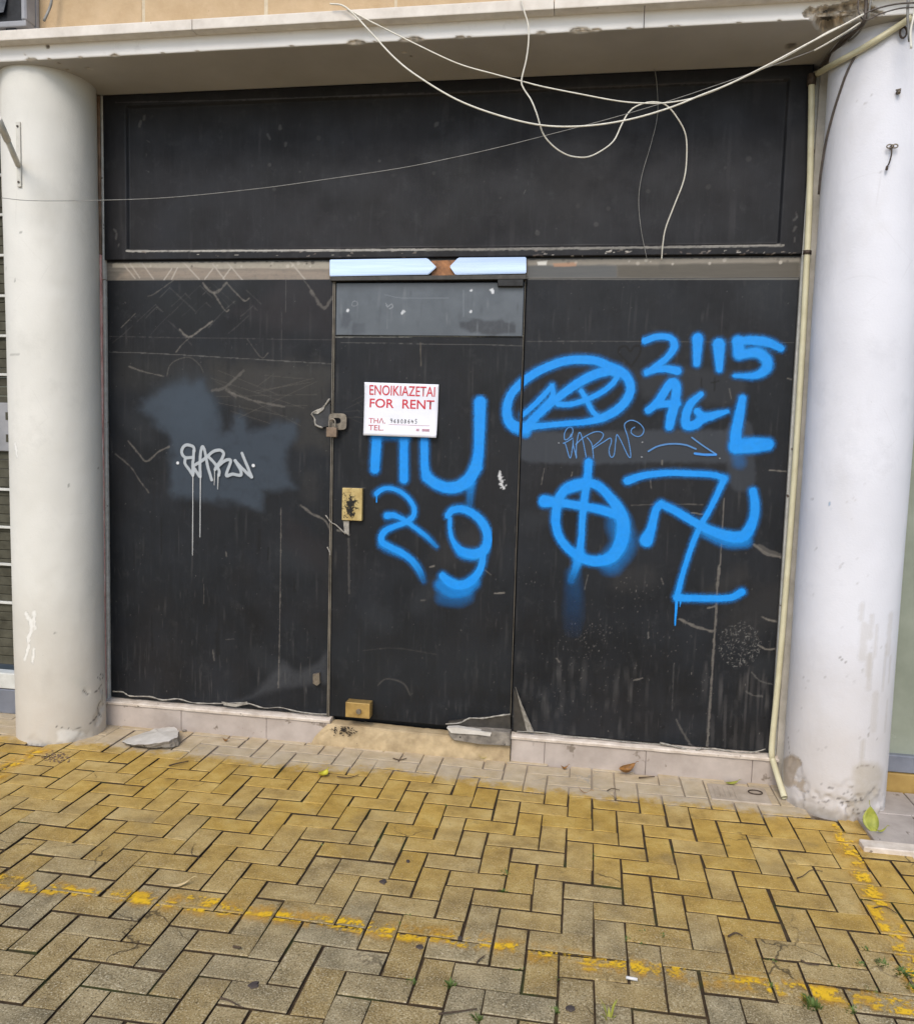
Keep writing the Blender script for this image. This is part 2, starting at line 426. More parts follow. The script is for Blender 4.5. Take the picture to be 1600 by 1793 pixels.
# ------------------------------------------------------------------ main dimensions
XL, XD, XE, XR = -2.469, -1.268, -0.3426, 0.866
ZB, ZT, ZH, ZS = 0.140, 2.305, 2.398, 3.204
CL, RL = (-2.652, -.157), .211
CR, RR = (1.110, -.142), .209

# ------------------------------------------------------------------ ground + pavement
def ground_mat():
    t = NT('street_ground'); c = t.ramp(t.noise(3, 6), [(.3, S(120, 112, 98)), (.7, S(150, 140, 122))]); t.col(c); t.rough(.9); t.bump(t.noise(80, 5), .4, .004); return t.m
bm = NB(); bmesh.ops.create_grid(bm, x_segments=4, y_segments=4, size=150)
bmesh.ops.translate(bm, verts=bm.verts, vec=(0, -20, -.045))
tag(bobj('ground', bm, ground_mat()), kind='structure')

def wash_mask(t):      # dried cement wash spilt along the foot of the wall
    x = t.xyz()
    n = t.noise(14, 8, .75); n2 = t.noise(1.6, 3)
    v = t.math('ADD', x[1], t.math('MULTIPLY', t.math('SUBTRACT', n, .5), .34))
    v = t.math('ADD', v, t.math('MULTIPLY', t.math('SUBTRACT', n2, .5), .3))
    mr = t.n.new('ShaderNodeMapRange'); mr.interpolation_type = 'SMOOTHSTEP'
    t.lk(v, mr.inputs[0]); mr.inputs[1].default_value = -.36; mr.inputs[2].default_value = -.27; return mr.outputs[0]
def paver_mat():
    t = NT('yellow_concrete_pavers'); tint = t.attr('tint').outputs['Fac']; x = t.xyz()
    near = t.n.new('ShaderNodeMapRange'); t.lk(t.math('ADD', x[1], t.math('MULTIPLY', t.math('SUBTRACT', t.noise(2.2, 4), .5), .9)), near.inputs[0])
    near.inputs[1].default_value = -.75; near.inputs[2].default_value = -1.75; near = near.outputs[0]      # wear grows away from the wall
    yel = t.ramp(t.noise(9, 6, .65), [(.28, S(164, 130, 58)), (.5, S(197, 160, 78)), (.72, S(214, 182, 104))])
    gry = t.ramp(t.noise(9, 6, .65), [(.28, S(116, 105, 80)), (.5, S(152, 138, 106)), (.72, S(182, 166, 132))])
    f = t.math('ADD', t.math('ADD', t.math('MULTIPLY', near, .72), .12), t.math('MULTIPLY', t.math('SUBTRACT', tint, .5), .55)); f = t.math('MINIMUM', t.math('MAXIMUM', f, 0.0), 1.0)
    c = t.mix(f, yel, gry)
    tv = t.ramp(tint, [(0, .86), (.5, 1.0), (1, 1.08)]); c = t.mix(1.0, c, tv, 'MULTIPLY')
    ag = t.noise(170, 5, .85); spk = t.math('ADD', t.math('MULTIPLY', near, .75), .25)
    c = t.mix(t.math('MULTIPLY', t.ramp(ag, [(.38, 1.0), (.47, 0.0)]), spk), c, S(74, 64, 46))
    c = t.mix(t.math('MULTIPLY', t.ramp(ag, [(.55, 0.0), (.64, .95)]), spk), c, S(228, 216, 186))
    c = t.mix(t.ramp(t.noise(26, 5, .75), [(.58, 0.0), (.72, .5)]), c, S(108, 94, 60))
    c = t.mix(t.ramp(t.noise(3.1, 4, .6), [(.56, 0.0), (.72, .35)]), c, S(118, 110, 92))
    wv = t.n.new('ShaderNodeVectorMath'); wv.operation = 'ADD'; nn = t.n.new('ShaderNodeTexNoise'); nn.inputs['Scale'].default_value = 6; nn.inputs['Detail'].default_value = 5; t.lk(t.tc.outputs['Object'], nn.inputs['Vector']); sc2 = t.n.new('ShaderNodeVectorMath'); sc2.operation = 'SCALE'; t.lk(nn.outputs['Color'], sc2.inputs[0]); sc2.inputs['Scale'].default_value = .22; t.lk(t.tc.outputs['Object'], wv.inputs[0]); t.lk(sc2.outputs[0], wv.inputs[1])
    crk = t.voro(2.6, wv.outputs[0], 'Distance', 'DISTANCE_TO_EDGE')
    cm = t.math('MULTIPLY', t.ramp(crk, [(.004, 1.0), (.012, 0.0)]), t.ramp(t.noise(1.9, 3), [(.55, 0.0), (.62, .75)]))
    c = t.mix(cm, c, S(60, 50, 36))                                    # cracked and dirt-filled hairlines
    c = t.mix(t.ramp(t.noise(8, 6, .75), [(.6, 0.0), (.74, .5)]), c, S(98, 90, 70))
    w = wash_mask(t)
    wc = t.ramp(t.noise(12, 6), [(.3, S(174, 163, 146)), (.7, S(208, 198, 182))]); wc = t.mix(.36, wc, c)
    c = t.mix(w, c, wc)
    t.col(c); t.rough(.85); t.spec(.25)
    t.bump(t.math('ADD', ag, t.math('MULTIPLY', t.noise(30, 4), 1.2)), .6, .004); return t.m
def joint_mat():
    t = NT('joint_dirt')
    c = t.ramp(t.noise(40, 5), [(.3, S(52, 41, 28)), (.7, S(86, 69, 46))])
    c = t.mix(t.ramp(t.noise(3.5, 4), [(.56, 0.0), (.64, .6)]), c, S(62, 74, 30))
    c = t.mix(t.math('MULTIPLY', wash_mask(t), .85), c, S(176, 162, 144)); t.col(c); t.rough(.95); t.bump(t.noise(160, 4), .5, .004); return t.m
PX, PY = .1017, .10286
def lat(i, j):
    y = -1.3934+PY*j; x = .258+PX*i; return x-.0068*y, y+.0078*x
def is_h(i, j): return (i+j-3) % 4
JW = .0031
pav_v, pav_f, pav_t = [], [], []
DSX, DSY = G(1513, 1484, .02)[:2]
def paver(i0, j0, i1, j1):
    cs = [lat(i0, j0), lat(i1, j0), lat(i1, j1), lat(i0, j1)]
    cx = sum(c[0] for c in cs)/4; cy = sum(c[1] for c in cs)/4
    if not (-4.6 < cx < 3.4 and -4.7 < cy < .04): return
    if cx > DSX+.03 and cy > DSY+.02: return
    if (cx-CL[0])**2+(cy-CL[1])**2 < .17**2 or (cx-CR[0])**2+(cy-CR[1])**2 < .16**2: return
    h = random.gauss(0, .0011); tx, ty = random.gauss(0, .007), random.gauss(0, .007); rot = random.gauss(0, .006); t = random.random()
    ch = random.uniform(.0025, .005); jw = JW+random.uniform(-.0008, .0016); dx, dy = random.gauss(0, .0009), random.gauss(0, .0009)
    b = len(pav_v); jit = [(random.gauss(0, .0012), random.gauss(0, .0012)) for _ in range(4)]
    def ring(ins, z):
        for q, (x, y) in enumerate(cs):
            sx = 1 if x < cx else -1; sy = 1 if y < cy else -1
            lx, ly = x+sx*ins-cx, y+sy*ins-cy
            lx, ly = lx-rot*ly+jit[q][0], ly+rot*lx+jit[q][1]
            pav_v.append((cx+lx+dx, cy+ly+dy, z+h+tx*lx+ty*ly)); pav_t.append(t)
    ring(jw+ch, 0.0); ring(jw, -ch*.55); ring(jw, -.04)
    pav_f.append((b, b+1, b+2, b+3))
    for k in range(4):
        n = (k+1) % 4
        pav_f.append((b+4+k, b+4+n, b+n, b+k)); pav_f.append((b+8+k, b+8+n, b+4+n, b+4+k))
for j in range(-34, 16):
    for i in range(-50, 34):
        m = is_h(i, j)
        if m == 0: paver(i, j, i+2, j+1)
        elif m == 2: paver(i, j, i+1, j+2)
nb = len(pav_v)
pav_v += [(-4.7, -4.8, -.0095), (3.5, -4.8, -.0095), (3.5, .06, -.0095), (-4.7, .06, -.0095)]; pav_t += [0]*4; pav_f.append((nb, nb+1, nb+2, nb+3))
me = bpy.data.meshes.new('pavement'); me.from_pydata(pav_v, [], pav_f); me.update()
a_ = me.attributes.new('tint', 'FLOAT', 'POINT'); a_.data.foreach_set('value', pav_t)
pavement = link('pavement', me, [paver_mat(), joint_mat()])
mi = [1 if (k % 9) in (2, 4, 6, 8) else 0 for k in range(len(pav_f)-1)]+[1]; me.polygons.foreach_set('material_index', mi)
tag(pavement, kind='structure')

# worn yellow bay lines painted on the pavers
def ground_sheet(x0, x1, y0, y1, res):
    return Sheet(x0, x1, y0, y1, res)
def joint_clear(c):       # keep paint off the joints
    x, y = c[:, 0], c[:, 1]
    j = (y-.0078*x+1.3934)/PY; i = (x+.0068*y-.258)/PX
    fi, fj = i-np.floor(i), j-np.floor(j); I, J = np.floor(i).astype(int), np.floor(j).astype(int); m = (I+J-3) % 4
    gx, gy = .006/PX, .006/PY; ok = np.ones(len(c), bool)
    left = fi < gx; right = fi > 1-gx; bot = fj < gy; top = fj > 1-gy
    ok &= ~((m == 0) & (left | bot | top)); ok &= ~((m == 1) & (right | bot | top))
    ok &= ~((m == 2) & (left | right | bot)); ok &= ~((m == 3) & (left | right | top))
    return ok
YEL = S(238, 190, 30); YEL2 = S(222, 166, 44)
def yellow_line(name, pts, width, dens, x0, x1, y0, y1):
    sh = ground_sheet(x0, x1, y0, y1, .004)
    g = [G(*p)[:2] for p in pts]
    sh.stroke(g, width*1.15, YEL2, 1.0, .5, wob=.4, grain=.6)
    for k in range(int(dens)):
        t = random.random()*(len(g)-1); i = int(t); f = t-i
        p = np.array(g[i])*(1-f)+np.array(g[min(i+1, len(g)-1)])*f+rng.normal(0, width*.2, 2)
        d = np.array(g[min(i+1, len(g)-1)])-np.array(g[i]); d = d/np.linalg.norm(d); L = random.uniform(.01, .06)
        sh.stroke([p-d*L, p+d*L], random.uniform(.012, .034), YEL, .5, random.uniform(.35, .95), wob=.6, grain=.6, smooth=False)
    n = fbm(sh.X*26, sh.Z*26, 3)*.55+fbm(sh.X*130, sh.Z*130, 3)*.45; sh.a *= np.clip((n-.44)*7, 0, .95)
    me = sh.mesh(name, 0.0, .06, joint_clear)
    co = np.empty(len(me.vertices)*3, np.float32); me.vertices.foreach_get('co', co); co = co.reshape(-1, 3)
    co = np.stack([co[:, 0], co[:, 2], np.full(len(co), .0045)], -1); me.vertices.foreach_set('co', co.astype(np.float32).ravel()); me.flip_normals(); me.update()
    return me
# (sheets are built in x,z; joint test needs x,y)
_jc = joint_clear
def joint_clear(c): return _jc(np.stack([c[:, 0], c[:, 2]], -1))
def yl_mat():
    t = NT('worn_yellow_road_paint'); a = t.attr('marks')
    t.col(a.outputs['Color']); t.rough(.7)
    tr = t.n.new('ShaderNodeBsdfTransparent'); mx = t.n.new('ShaderNodeMixShader')
    t.lk(a.outputs['Alpha'], mx.inputs[0]); t.lk(tr.outputs[0], mx.inputs[1]); t.lk(t.b.outputs[0], mx.inputs[2]); t.lk(mx.outputs[0], t.out.inputs['Surface']); return t.m
M['yl'] = yl_mat()
L1 = [(0, 1545), (120, 1560), (300, 1583), (500, 1606), (640, 1628), (800, 1644), (960, 1676), (1150, 1702), (1370, 1730), (1480, 1748), (1600, 1768)]
for nm, me_ in (('road_marking_front', yellow_line('road_marking_front', L1, .075, 130, -2.0, 1.1, -1.75, -1.35)),
                ('road_marking_side', yellow_line('road_marking_side', [(1478, 1462), (1495, 1505), (1520, 1560), (1555, 1620), (1600, 1700), (1640, 1770)], .085, 75, .8, 1.35, -1.55, -.38)),
                ('road_marking_end', yellow_line('road_marking_end', [(65, 1318), (25, 1338), (-10, 1362), (-60, 1392)], .09, 22, -3.2, -2.5, -.95, -.36))):
    tag(link(nm, me_, M['yl']), kind='structure')

# ------------------------------------------------------------------ columns
def column_mesh(name, c, r, zt, paint, dmg, lean=0.0):
    """paint(sheet) draws marks in (arc, z); dmg(sheet) returns inward depth"""
    n = 176; L = 2*PI*r
    sh = Sheet(0, L, -.03, zt, .0085); sh.nx = n+1; sh.x = np.linspace(0, L, n+1); sh.X, sh.Z = np.meshgrid(sh.x, sh.z); sh.c = np.zeros((sh.nz, sh.nx, 3)); sh.a = np.zeros((sh.nz, sh.nx))
    paint(sh); dep = dmg(sh)
    th = sh.X/r           # theta 0 faces +y (back), PI faces the street
    wob = (fbm(np.cos(th)*1.3+5, sh.Z*1.4+np.sin(th), 3)-.5)*.006
    R = r+wob-dep
    co = np.stack([c[0]-R*np.sin(th)-lean*(sh.Z-1.1), c[1]+R*np.cos(th), sh.Z], -1)[:, :-1]
    nz = sh.nz; idx = np.arange(nz*n).reshape(nz, n)
    f = np.stack([idx[:-1], idx[1:], np.roll(idx, -1, 1)[1:], np.roll(idx, -1, 1)[:-1]], -1).reshape(-1, 4)
    me = bpy.data.meshes.new(name)
    co2 = co.reshape(-1, 3)-np.array([c[0], c[1], 0])
    me.from_pydata([tuple(v) for v in co2], [], [tuple(int(q) for q in g) for g in f]); me.update()
    a = me.color_attributes.new('marks', 'FLOAT_COLOR', 'POINT')
    rgba = np.concatenate([sh.c, sh.a[..., None]], -1)[:, :-1].reshape(-1, 4); a.data.foreach_set('color', rgba.astype(np.float32).ravel())
    me.polygons.foreach_set('use_smooth', [True]*len(me.polygons))
    return me
def arc(u, v, c, r):       # photo point on the column -> (arc length, z)
    p = at_cyl(u, v, c, r); th = math.atan2(-(p[0]-c[0]), p[1]-c[1]) % (2*PI); return (th*r, p[2])
def col_base(ca, cb):
    def f(t):
        c = t.ramp(t.noise(2.2, 5, .55), [(.3, cb), (.7, ca)])
        c = t.mix(t.ramp(t.noise(5, 6, .7, t.mapping((1, 1, .25))), [(.55, 0.0), (.8, .3)]), c, tuple(k*.8 for k in cb))
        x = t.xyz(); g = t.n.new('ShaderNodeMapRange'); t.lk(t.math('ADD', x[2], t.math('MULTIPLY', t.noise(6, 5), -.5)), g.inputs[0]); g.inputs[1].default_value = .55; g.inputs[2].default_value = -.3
        c = t.mix(t.math('MULTIPLY', g.outputs[0], .6), c, S(178, 164, 146))       # splash dirt near the foot; its warm tone also paints in bounced light
        c = t.mix(t.ramp(t.noise(70, 3, .7), [(.72, 0.0), (.78, .35)]), c, S(120, 112, 102))
        c = t.mix(t.ramp(t.noise(3.3, 7, .75), [(.55, 0.0), (.66, .3)]), c, tuple(k*.86 for k in cb))
        hair = t.voro(3.1, None, 'Distance', 'DISTANCE_TO_EDGE')
        c = t.mix(t.math('MULTIPLY', t.ramp(hair, [(.003, 1.0), (.008, 0.0)]), t.ramp(t.noise(2.1, 3), [(.56, 0.0), (.64, .1)])), c, S(150, 144, 136))
        t.rough(.62); t.spec(.35); t.bump(t.math('ADD', t.noise(18, 6, .65), t.math('MULTIPLY', t.noise(120, 4), .5)), .4, .004); return c
    return f
def paintL(sh):
    A = lambda u, v: arc(u, v, CL, RL)
    W = S(238, 236, 230); K = S(110, 104, 94); D = S(64, 58, 50)
    for pts, w in [([(45, 1075), (55, 1095), (48, 1120)], .02), ([(58, 1072), (60, 1100)], .016), ([(50, 1130), (42, 1155)], .014), ([(58, 1135), (56, 1160)], .012), ([(27, 778), (31, 800)], .015)]:
        sh.stroke([A(*p) for p in pts], w, W, .9, .75, wob=1.0, grain=.8)
    for pts, w in [([(145, 1208), (152, 1216), (165, 1212), (178, 1198)], .006), ([(172, 1180), (180, 1183), (176, 1190), (170, 1186)], .005), ([(180, 1205), (177, 1222), (181, 1235)], .006), ([(175, 1228), (172, 1243), (176, 1254)], .009), ([(162, 1262), (170, 1255)], .01), ([(95, 1272), (130, 1276), (158, 1266)], .003)]:
        sh.stroke([A(*p) for p in pts], w*.9, D, .8, .8, wob=.3)
    sh.fill([A(100, 1282), A(120, 1275), A(140, 1278), A(150, 1284), A(128, 1296), A(100, 1296)], S(226, 224, 218), .7, .01, .02, .5)
    sh.fill([A(118, 1185), A(130, 1196), A(145, 1205), A(150, 1195), A(132, 1180)], S(196, 192, 180), .5, .012, .02)
    sh.fill([A(70, 1180), A(85, 1170), A(95, 1200), A(80, 1225)], S(190, 184, 172), .4, .02, .03)
    for u, v in [(39, 406), (28, 491), (12, 470), (120, 850), (95, 1108), (172, 820)]:
        a, z = A(u, v); sh.dot(a, z, .006, K, .6)
    sh.stroke([A(14, 620), A(26, 621), A(36, 620)], .003, K, .5, .4)
    for _ in range(9):
        u, v = random.uniform(20, 170), random.uniform(300, 1200); a, z = A(u, v); sh.fill([(a+random.uniform(-.06, .06), z+random.uniform(-.12, .12)) for _ in range(6)], S(200, 196, 184), .35, .04, .03, .4)
    for u in range(12, 190, 10):
        sh.dot(*A(min(u, 184), 1306), random.uniform(.008, .02), S(120, 112, 100), .35)
def dmgL(sh):
    A = lambda u, v: arc(u, v, CL, RL); d = np.zeros(sh.X.shape)
    for u, v, r, k in [(176, 1240, .045, .010), (178, 1205, .03, .006), (150, 1212, .025, .004), (170, 1258, .04, .008), (140, 1300, .06, .006), (60, 1308, .06, .005)]:
        a, z = A(u, v); q = ((sh.X-a)**2+(sh.Z-z)**2)/r**2+(fbm(sh.X*50, sh.Z*50, 3)-.5)*1.4
        d += k*np.clip(1-q, 0, 1)
    return d
def paintR(sh):
    A = lambda u, v: arc(u, v, CR, RR)
    Gc = S(168, 154, 138); Gd = S(120, 108, 96); K = S(84, 76, 70)
    sh.fill([A(u, v) for u, v in [(1372, 1330), (1385, 1322), (1398, 1328), (1404, 1340), (1394, 1348), (1388, 1362), (1398, 1372), (1402, 1364), (1408, 1370), (1404, 1382), (1412, 1392), (1402, 1388), (1392, 1376), (1382, 1378), (1372, 1372)]], Gc, .95, .004, .008, .2)
    sh.fill([A(u, v) for u, v in [(1500, 1345), (1515, 1332), (1535, 1335), (1545, 1350), (1540, 1400), (1520, 1430), (1490, 1432), (1496, 1400), (1500, 1372)]], S(178, 168, 152), .7, .02, .03, .4)
    sh.fill([A(u, v) for u, v in [(1380, 1400), (1420, 1412), (1460, 1424), (1500, 1428), (1545, 1415), (1545, 1445), (1380, 1445)]], S(150, 140, 126), .75, .02, .03, .4)
    for _ in range(46):
        u, v = random.gauss(1475, 26), random.gauss(1398, 14)
        if 1380 < u < 1540:
            a, z = A(u, v); L = random.uniform(.003, .014); sh.stroke([(a, z), (a+L, z-L*.3)], random.uniform(.003, .006), K, .5, random.uniform(.4, .9), wob=.8, smooth=False)
    for pts in [[(1380, 1290), (1384, 1330)], [(1500, 1345), (1512, 1340), (1530, 1343)], [(1468, 1150), (1480, 1160)], [(1520, 1285), (1519, 1292)]]:
        sh.stroke([A(*p) for p in pts], .004, Gd, .5, .6)
    for _ in range(60):
        u, v = random.uniform(1385, 1545), random.uniform(850, 1330); a, z = A(u, v); L = random.uniform(.002, .014); th = random.uniform(0, PI)
        sh.stroke([(a, z), (a+L*math.cos(th), z+L*math.sin(th))], random.uniform(.002, .005), S(158, 152, 146), .8, random.uniform(.15, .5), wob=.8, smooth=False)
    for _ in range(10):
        u, v = random.uniform(1400, 1580), random.uniform(150, 1250); a, z = A(u, v); sh.fill([(a+random.uniform(-.06, .06), z+random.uniform(-.12, .12)) for _ in range(6)], S(206, 204, 204), .35, .04, .03, .4)
    for _ in range(14):
        u, v = random.uniform(1500, 1560), random.uniform(1050, 1380); a, z = A(u, v)
        sh.stroke([(a, z), (a, z-random.uniform(.05, .2))], random.uniform(.01, .035), S(176, 168, 156), .9, .3, wob=.4, smooth=False)
    sh.dot(*A(1452, 882), .006, S(60, 140, 190), .6); sh.dot(*A(1454, 890), .003, S(60, 140, 190), .6)
    for u, v in [(1515, 180), (1525, 165), (1500, 175), (1540, 300)]: sh.dot(*A(u, v), .004, Gd, .4)
def dmgR(sh):
    A = lambda u, v: arc(u, v, CR, RR); d = np.zeros(sh.X.shape)
    for u, v, r, k in [(1390, 1345, .06, .005), (1400, 1378, .05, .005), (1480, 1400, .08, .005), (1520, 1420, .1, .012), (1440, 1432, .12, .008)]:
        a, z = A(u, v); q = ((sh.X-a)**2+(sh.Z-z)**2)/r**2+(fbm(sh.X*45, sh.Z*45, 3)-.5)*1.6
        d += k*np.clip((1-q)*1.5, 0, 1)
    return d
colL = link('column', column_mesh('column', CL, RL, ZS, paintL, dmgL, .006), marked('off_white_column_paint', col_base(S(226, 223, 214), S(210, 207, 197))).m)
colL.location = (CL[0], CL[1], 0)
tag(colL, 'warm off-white round column beside the slatted shutter, carrying the tube bracket', 'column', 'round columns holding the beam')
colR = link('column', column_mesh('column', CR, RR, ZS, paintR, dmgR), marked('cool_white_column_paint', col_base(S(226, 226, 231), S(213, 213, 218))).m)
colR.location = (CR[0], CR[1], 0)
tag(colR, 'cool white round column with rusty hooks and a peeling foot, beside the cream pipe', 'column', 'round columns holding the beam')

# ------------------------------------------------------------------ beam with chipped edge, coping, wall above
beam = thing('concrete_beam', 'white painted concrete beam with a chipped lower edge, spanning both columns above the shopfront', 'beam', (-.8, -.2, ZS))
def build_beam():
    xs = np.concatenate([np.arange(-4.4, -2.95, .05), np.arange(-2.95, .6, .009), np.arange(.6, 1.25, .0045), np.arange(1.25, 3.3, .05)])
    prof = [(-.40, z) for z in np.arange(3.30, ZS+.003, -.006)]+[(-.3985, ZS+.0015), (-.395, ZS)]+[(y, ZS) for y in np.arange(-.388, -.2, .007)]+[(y, ZS) for y in np.arange(-.2, .3, .03)]
    prof = np.array(prof)
    X, Yp = np.meshgrid(xs, prof[:, 0]); _, Zp = np.meshgrid(xs, prof[:, 1])
    W3 = np.stack([X, Yp, Zp], -1)
    u, v = to_px(W3.reshape(-1, 3)); u = u.reshape(X.shape); v = v.reshape(X.shape)
    # broken corner
    poly = [(1404, 22), (1420, 11), (1450, 9), (1478, 3), (1500, -6), (1526, 8), (1552, 22), (1535, 30), (1505, 36), (1478, 44), (1440, 60), (1415, 34)]
    un = u+(fbm(X*40, Zp*40+Yp*40, 4)-.5)*16; vn = v+(fbm(X*40+9, Zp*40+Yp*40+3, 4)-.5)*10
    ins = np.zeros(X.shape, bool); dm = np.full(X.shape, 1e9)
    for i in range(len(poly)):
        a, b = poly[i], poly[(i+1) % len(poly)]
        c_ = ((a[1] > vn) != (b[1] > vn)); 
        with np.errstate(divide='ignore', invalid='ignore'): xi = (b[0]-a[0])*(vn-a[1])/(b[1]-a[1])+a[0]
        ins ^= c_ & (un < xi)
        d = np.array(b)-np.array(a); t = np.clip(((un-a[0])*d[0]+(vn-a[1])*d[1])/(d@d), 0, 1); dm = np.minimum(dm, np.hypot(un-a[0]-t*d[0], vn-a[1]-t*d[1]))
    dep = np.where(ins, np.clip(dm/4, 0, 1)*(.008+.032*np.round(fbm(X*14, Zp*26+Yp*26, 2)*4)/4+.020*fbm(X*75, Zp*75+Yp*75, 3)), 0)
    hole = np.clip(1-np.hypot((u-1447)/16, (v-42)/13), 0, 1); dep = np.maximum(dep, hole*.05)
    dmg = np.where(ins, np.clip(dm/2.5, 0, 1), 0); dmg = np.maximum(dmg, np.clip(hole*3, 0, 1)); dark = np.clip(hole*2.2, 0, 1)
    # small chips on the lower edge
    s_edge = np.abs(np.where(Yp < -.3999, Zp-ZS, -(Yp+.40)))
    for cu, w in [(55, .03), (85, .012), (140, .012), (200, .022), (285, .01), (345, .012), (510, .012), (620, .035), (634, .018), (655, .01), (710, .03), (727, .04), (805, .022), (820, .01), (945, .024), (1013, .045), (1042, .025), (1100, .012), (1172, .012), (1185, .012), (1290, .01), (1360, .012)]:
        cx = at(cu, 100, 1, -.40)[0]
        q = ((X-cx)/w)**2+(s_edge/(w*.42))**2+(fbm(X*90, s_edge*120, 3)-.5)*1.2
        k = np.clip(1-q, 0, 1); dep = np.maximum(dep, k*.010*(w/.03)**.5); dmg = np.maximum(dmg, np.clip(k*3, 0, .9))
    for (cu, cv, r, k2) in [(83, 81, .010, .008), (53, 74, .006, .005), (103, 111, .012, .006), (118, 122, .012, .008), (85, 126, .008, .006), (156, 119, .009, .008), (708, 91, .008, .012), (720, 98, .010, .002), (45, 95, .006, .002), (1385, 80, .03, .002)]:
        p = at(cu, cv, 1, -.40)
        p = p if p[2] > ZS else at(cu, cv, 2, ZS)
        q = ((X-p[0])**2+(Yp-p[1])**2+(Zp-p[2])**2)/r**2
        k = np.clip(1.3-q, 0, 1); dep = np.maximum(dep, k*k2); dark = np.maximum(dark, k*.85); dmg = np.maximum(dmg, k)
    nrm_y = np.where(Yp < -.3999, 1.0, 0.25); nrm_z = np.where(Yp < -.3999, .35, 1.0)
    edge = np.clip(1-s_edge/.02, 0, 1); nrm_y = np.maximum(nrm_y, edge*.8); nrm_z = np.maximum(nrm_z, edge*.8)
    Y2 = Yp+dep*nrm_y+(fbm(X*3, Zp*3, 3)-.5)*.003; Z2 = Zp+dep*nrm_z+(fbm(X*3+7, Yp*3, 3)-.5)*.003*(Yp > -.3999)
    co = np.stack([X, Y2, Z2], -1).reshape(-1, 3); nz, nx = X.shape; idx = np.arange(nz*nx).reshape(nz, nx)
    f = np.stack([idx[:-1, :-1], idx[1:, :-1], idx[1:, 1:], idx[:-1, 1:]], -1).reshape(-1, 4)
    me = bpy.data.meshes.new('beam_body'); co = co-np.array(beam.location)
    # top and ends so that the beam is a solid
    v0 = len(co); bx = np.array(beam.location)
    ext = np.array([(-4.4, -.40, 3.30), (3.25, -.40, 3.30), (3.25, .27, 3.30), (-4.4, .27, 3.30), (-4.4, .27, ZS), (3.25, .27, ZS), (-4.4, -.40, ZS), (3.25, -.40, ZS)])-bx
    verts = [tuple(q) for q in co]+[tuple(q) for q in ext]
    faces = [tuple(int(k) for k in q) for q in f]+[(v0, v0+1, v0+2, v0+3), (v0+3, v0+2, v0+5, v0+4), (v0, v0+3, v0+4, v0+6), (v0+1, v0+7, v0+5, v0+2)]
    me.from_pydata(verts, [], faces); me.update()
    g = fbm(X*70, Zp*70+Yp*70, 3)
    rim = np.clip(1-np.hypot((u-1418)/26, (v-26)/22), 0, 1)
    g = np.clip((g-.5)*2.2+.5+rim*.5, .1, 1.5)
    colr = np.array(S(214, 202, 186))*np.ones(X.shape+(3,))*(.45+.95*g[..., None]); colr = colr*(1-.85*dark[..., None])
    rgba = np.concatenate([colr, dmg[..., None]], -1).reshape(-1, 4); rgba = np.concatenate([rgba, np.zeros((8, 4))])
    a = me.color_attributes.new('marks', 'FLOAT_COLOR', 'POINT'); a.data.foreach_set('color', rgba.astype(np.float32).ravel())
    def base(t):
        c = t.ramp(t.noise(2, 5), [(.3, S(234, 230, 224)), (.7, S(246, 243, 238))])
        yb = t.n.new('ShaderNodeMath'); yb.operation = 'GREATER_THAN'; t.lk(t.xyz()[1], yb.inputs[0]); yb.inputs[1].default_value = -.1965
        c = t.mix(yb.outputs[0], c, t.ramp(t.noise(2.4, 5), [(.3, S(172, 167, 160)), (.7, S(188, 183, 176))]))      # underside shade put into the colour as a duller tone
        c = t.mix(t.ramp(t.noise(7, 6, .7), [(.6, 0.0), (.78, .35)]), c, S(170, 160, 148)); t.rough(.7); t.spec(.3); t.bump(t.noise(60, 5), .2, .002); return c
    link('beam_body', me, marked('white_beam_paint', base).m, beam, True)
    bm = NB()
    x = -4.4
    cuts = [at(336, 30, 1, -.455)[0]-1.45, at(336, 30, 1, -.455)[0], at(970, 10, 1, -.455)[0], 1.95, 3.25]
    for c_ in cuts:
        box(bm, x+.0012, c_-.0012, -.455+random.uniform(-.002, .002), .2, 3.2685, 3.3135+random.uniform(-.001, .001), .004, 2); x = c_
    tag(bobj('coping', bm, M['coping'], beam), 'pale marble ledge course on top of the white beam')
build_beam()
wall = thing('upper_wall', 'sandy stone block wall standing above the pale ledge', 'wall', (-.6, -.2, 3.3))
bm = NB(); bm2 = NB()
x = -4.4; j1 = at(250, 15, 1, -.33)[0]; j2 = at(466, 8, 1, -.33)[0]; wd = j2-j1
xs0 = j1-wd*2
for r in range(6):
    z0 = 3.308+r*.265; x = xs0-(wd/2 if r % 2 else 0)-wd*2
    while x < 3.2:
        w = wd if abs(x-j1) > .01 else wd
        xa, xb = max(x, -4.4), min(x+w, 3.2)
        if xb-xa > .05: box(bm, xa+.004, xb-.004, -.33+random.uniform(-.002, .002), .1, z0+.004, z0+.261, .006, 2)
        x += w
bobj('stone_blocks', bm, M['stone'], wall)
box(bm2, -4.4, 3.2, -.3285, .1, 3.30, 4.9); bobj('mortar_core', bm2, M['mortar'], wall)

# ------------------------------------------------------------------ shopfront
shop = thing('shopfront', 'boarded-up shopfront filmed in black with blue graffiti, between the two round columns', 'shopfront', (-.8, 0, 0))
GR = S(100, 98, 95); BG = S(116, 111, 104)
BLUE = S(18, 142, 232)
# backing wall that closes the opening from behind
bm = NB(); box(bm, -2.75, 1.15, .06, .12, 0, ZS-.004); tag(bobj('backing', bm, M['dark_metal'], shop))

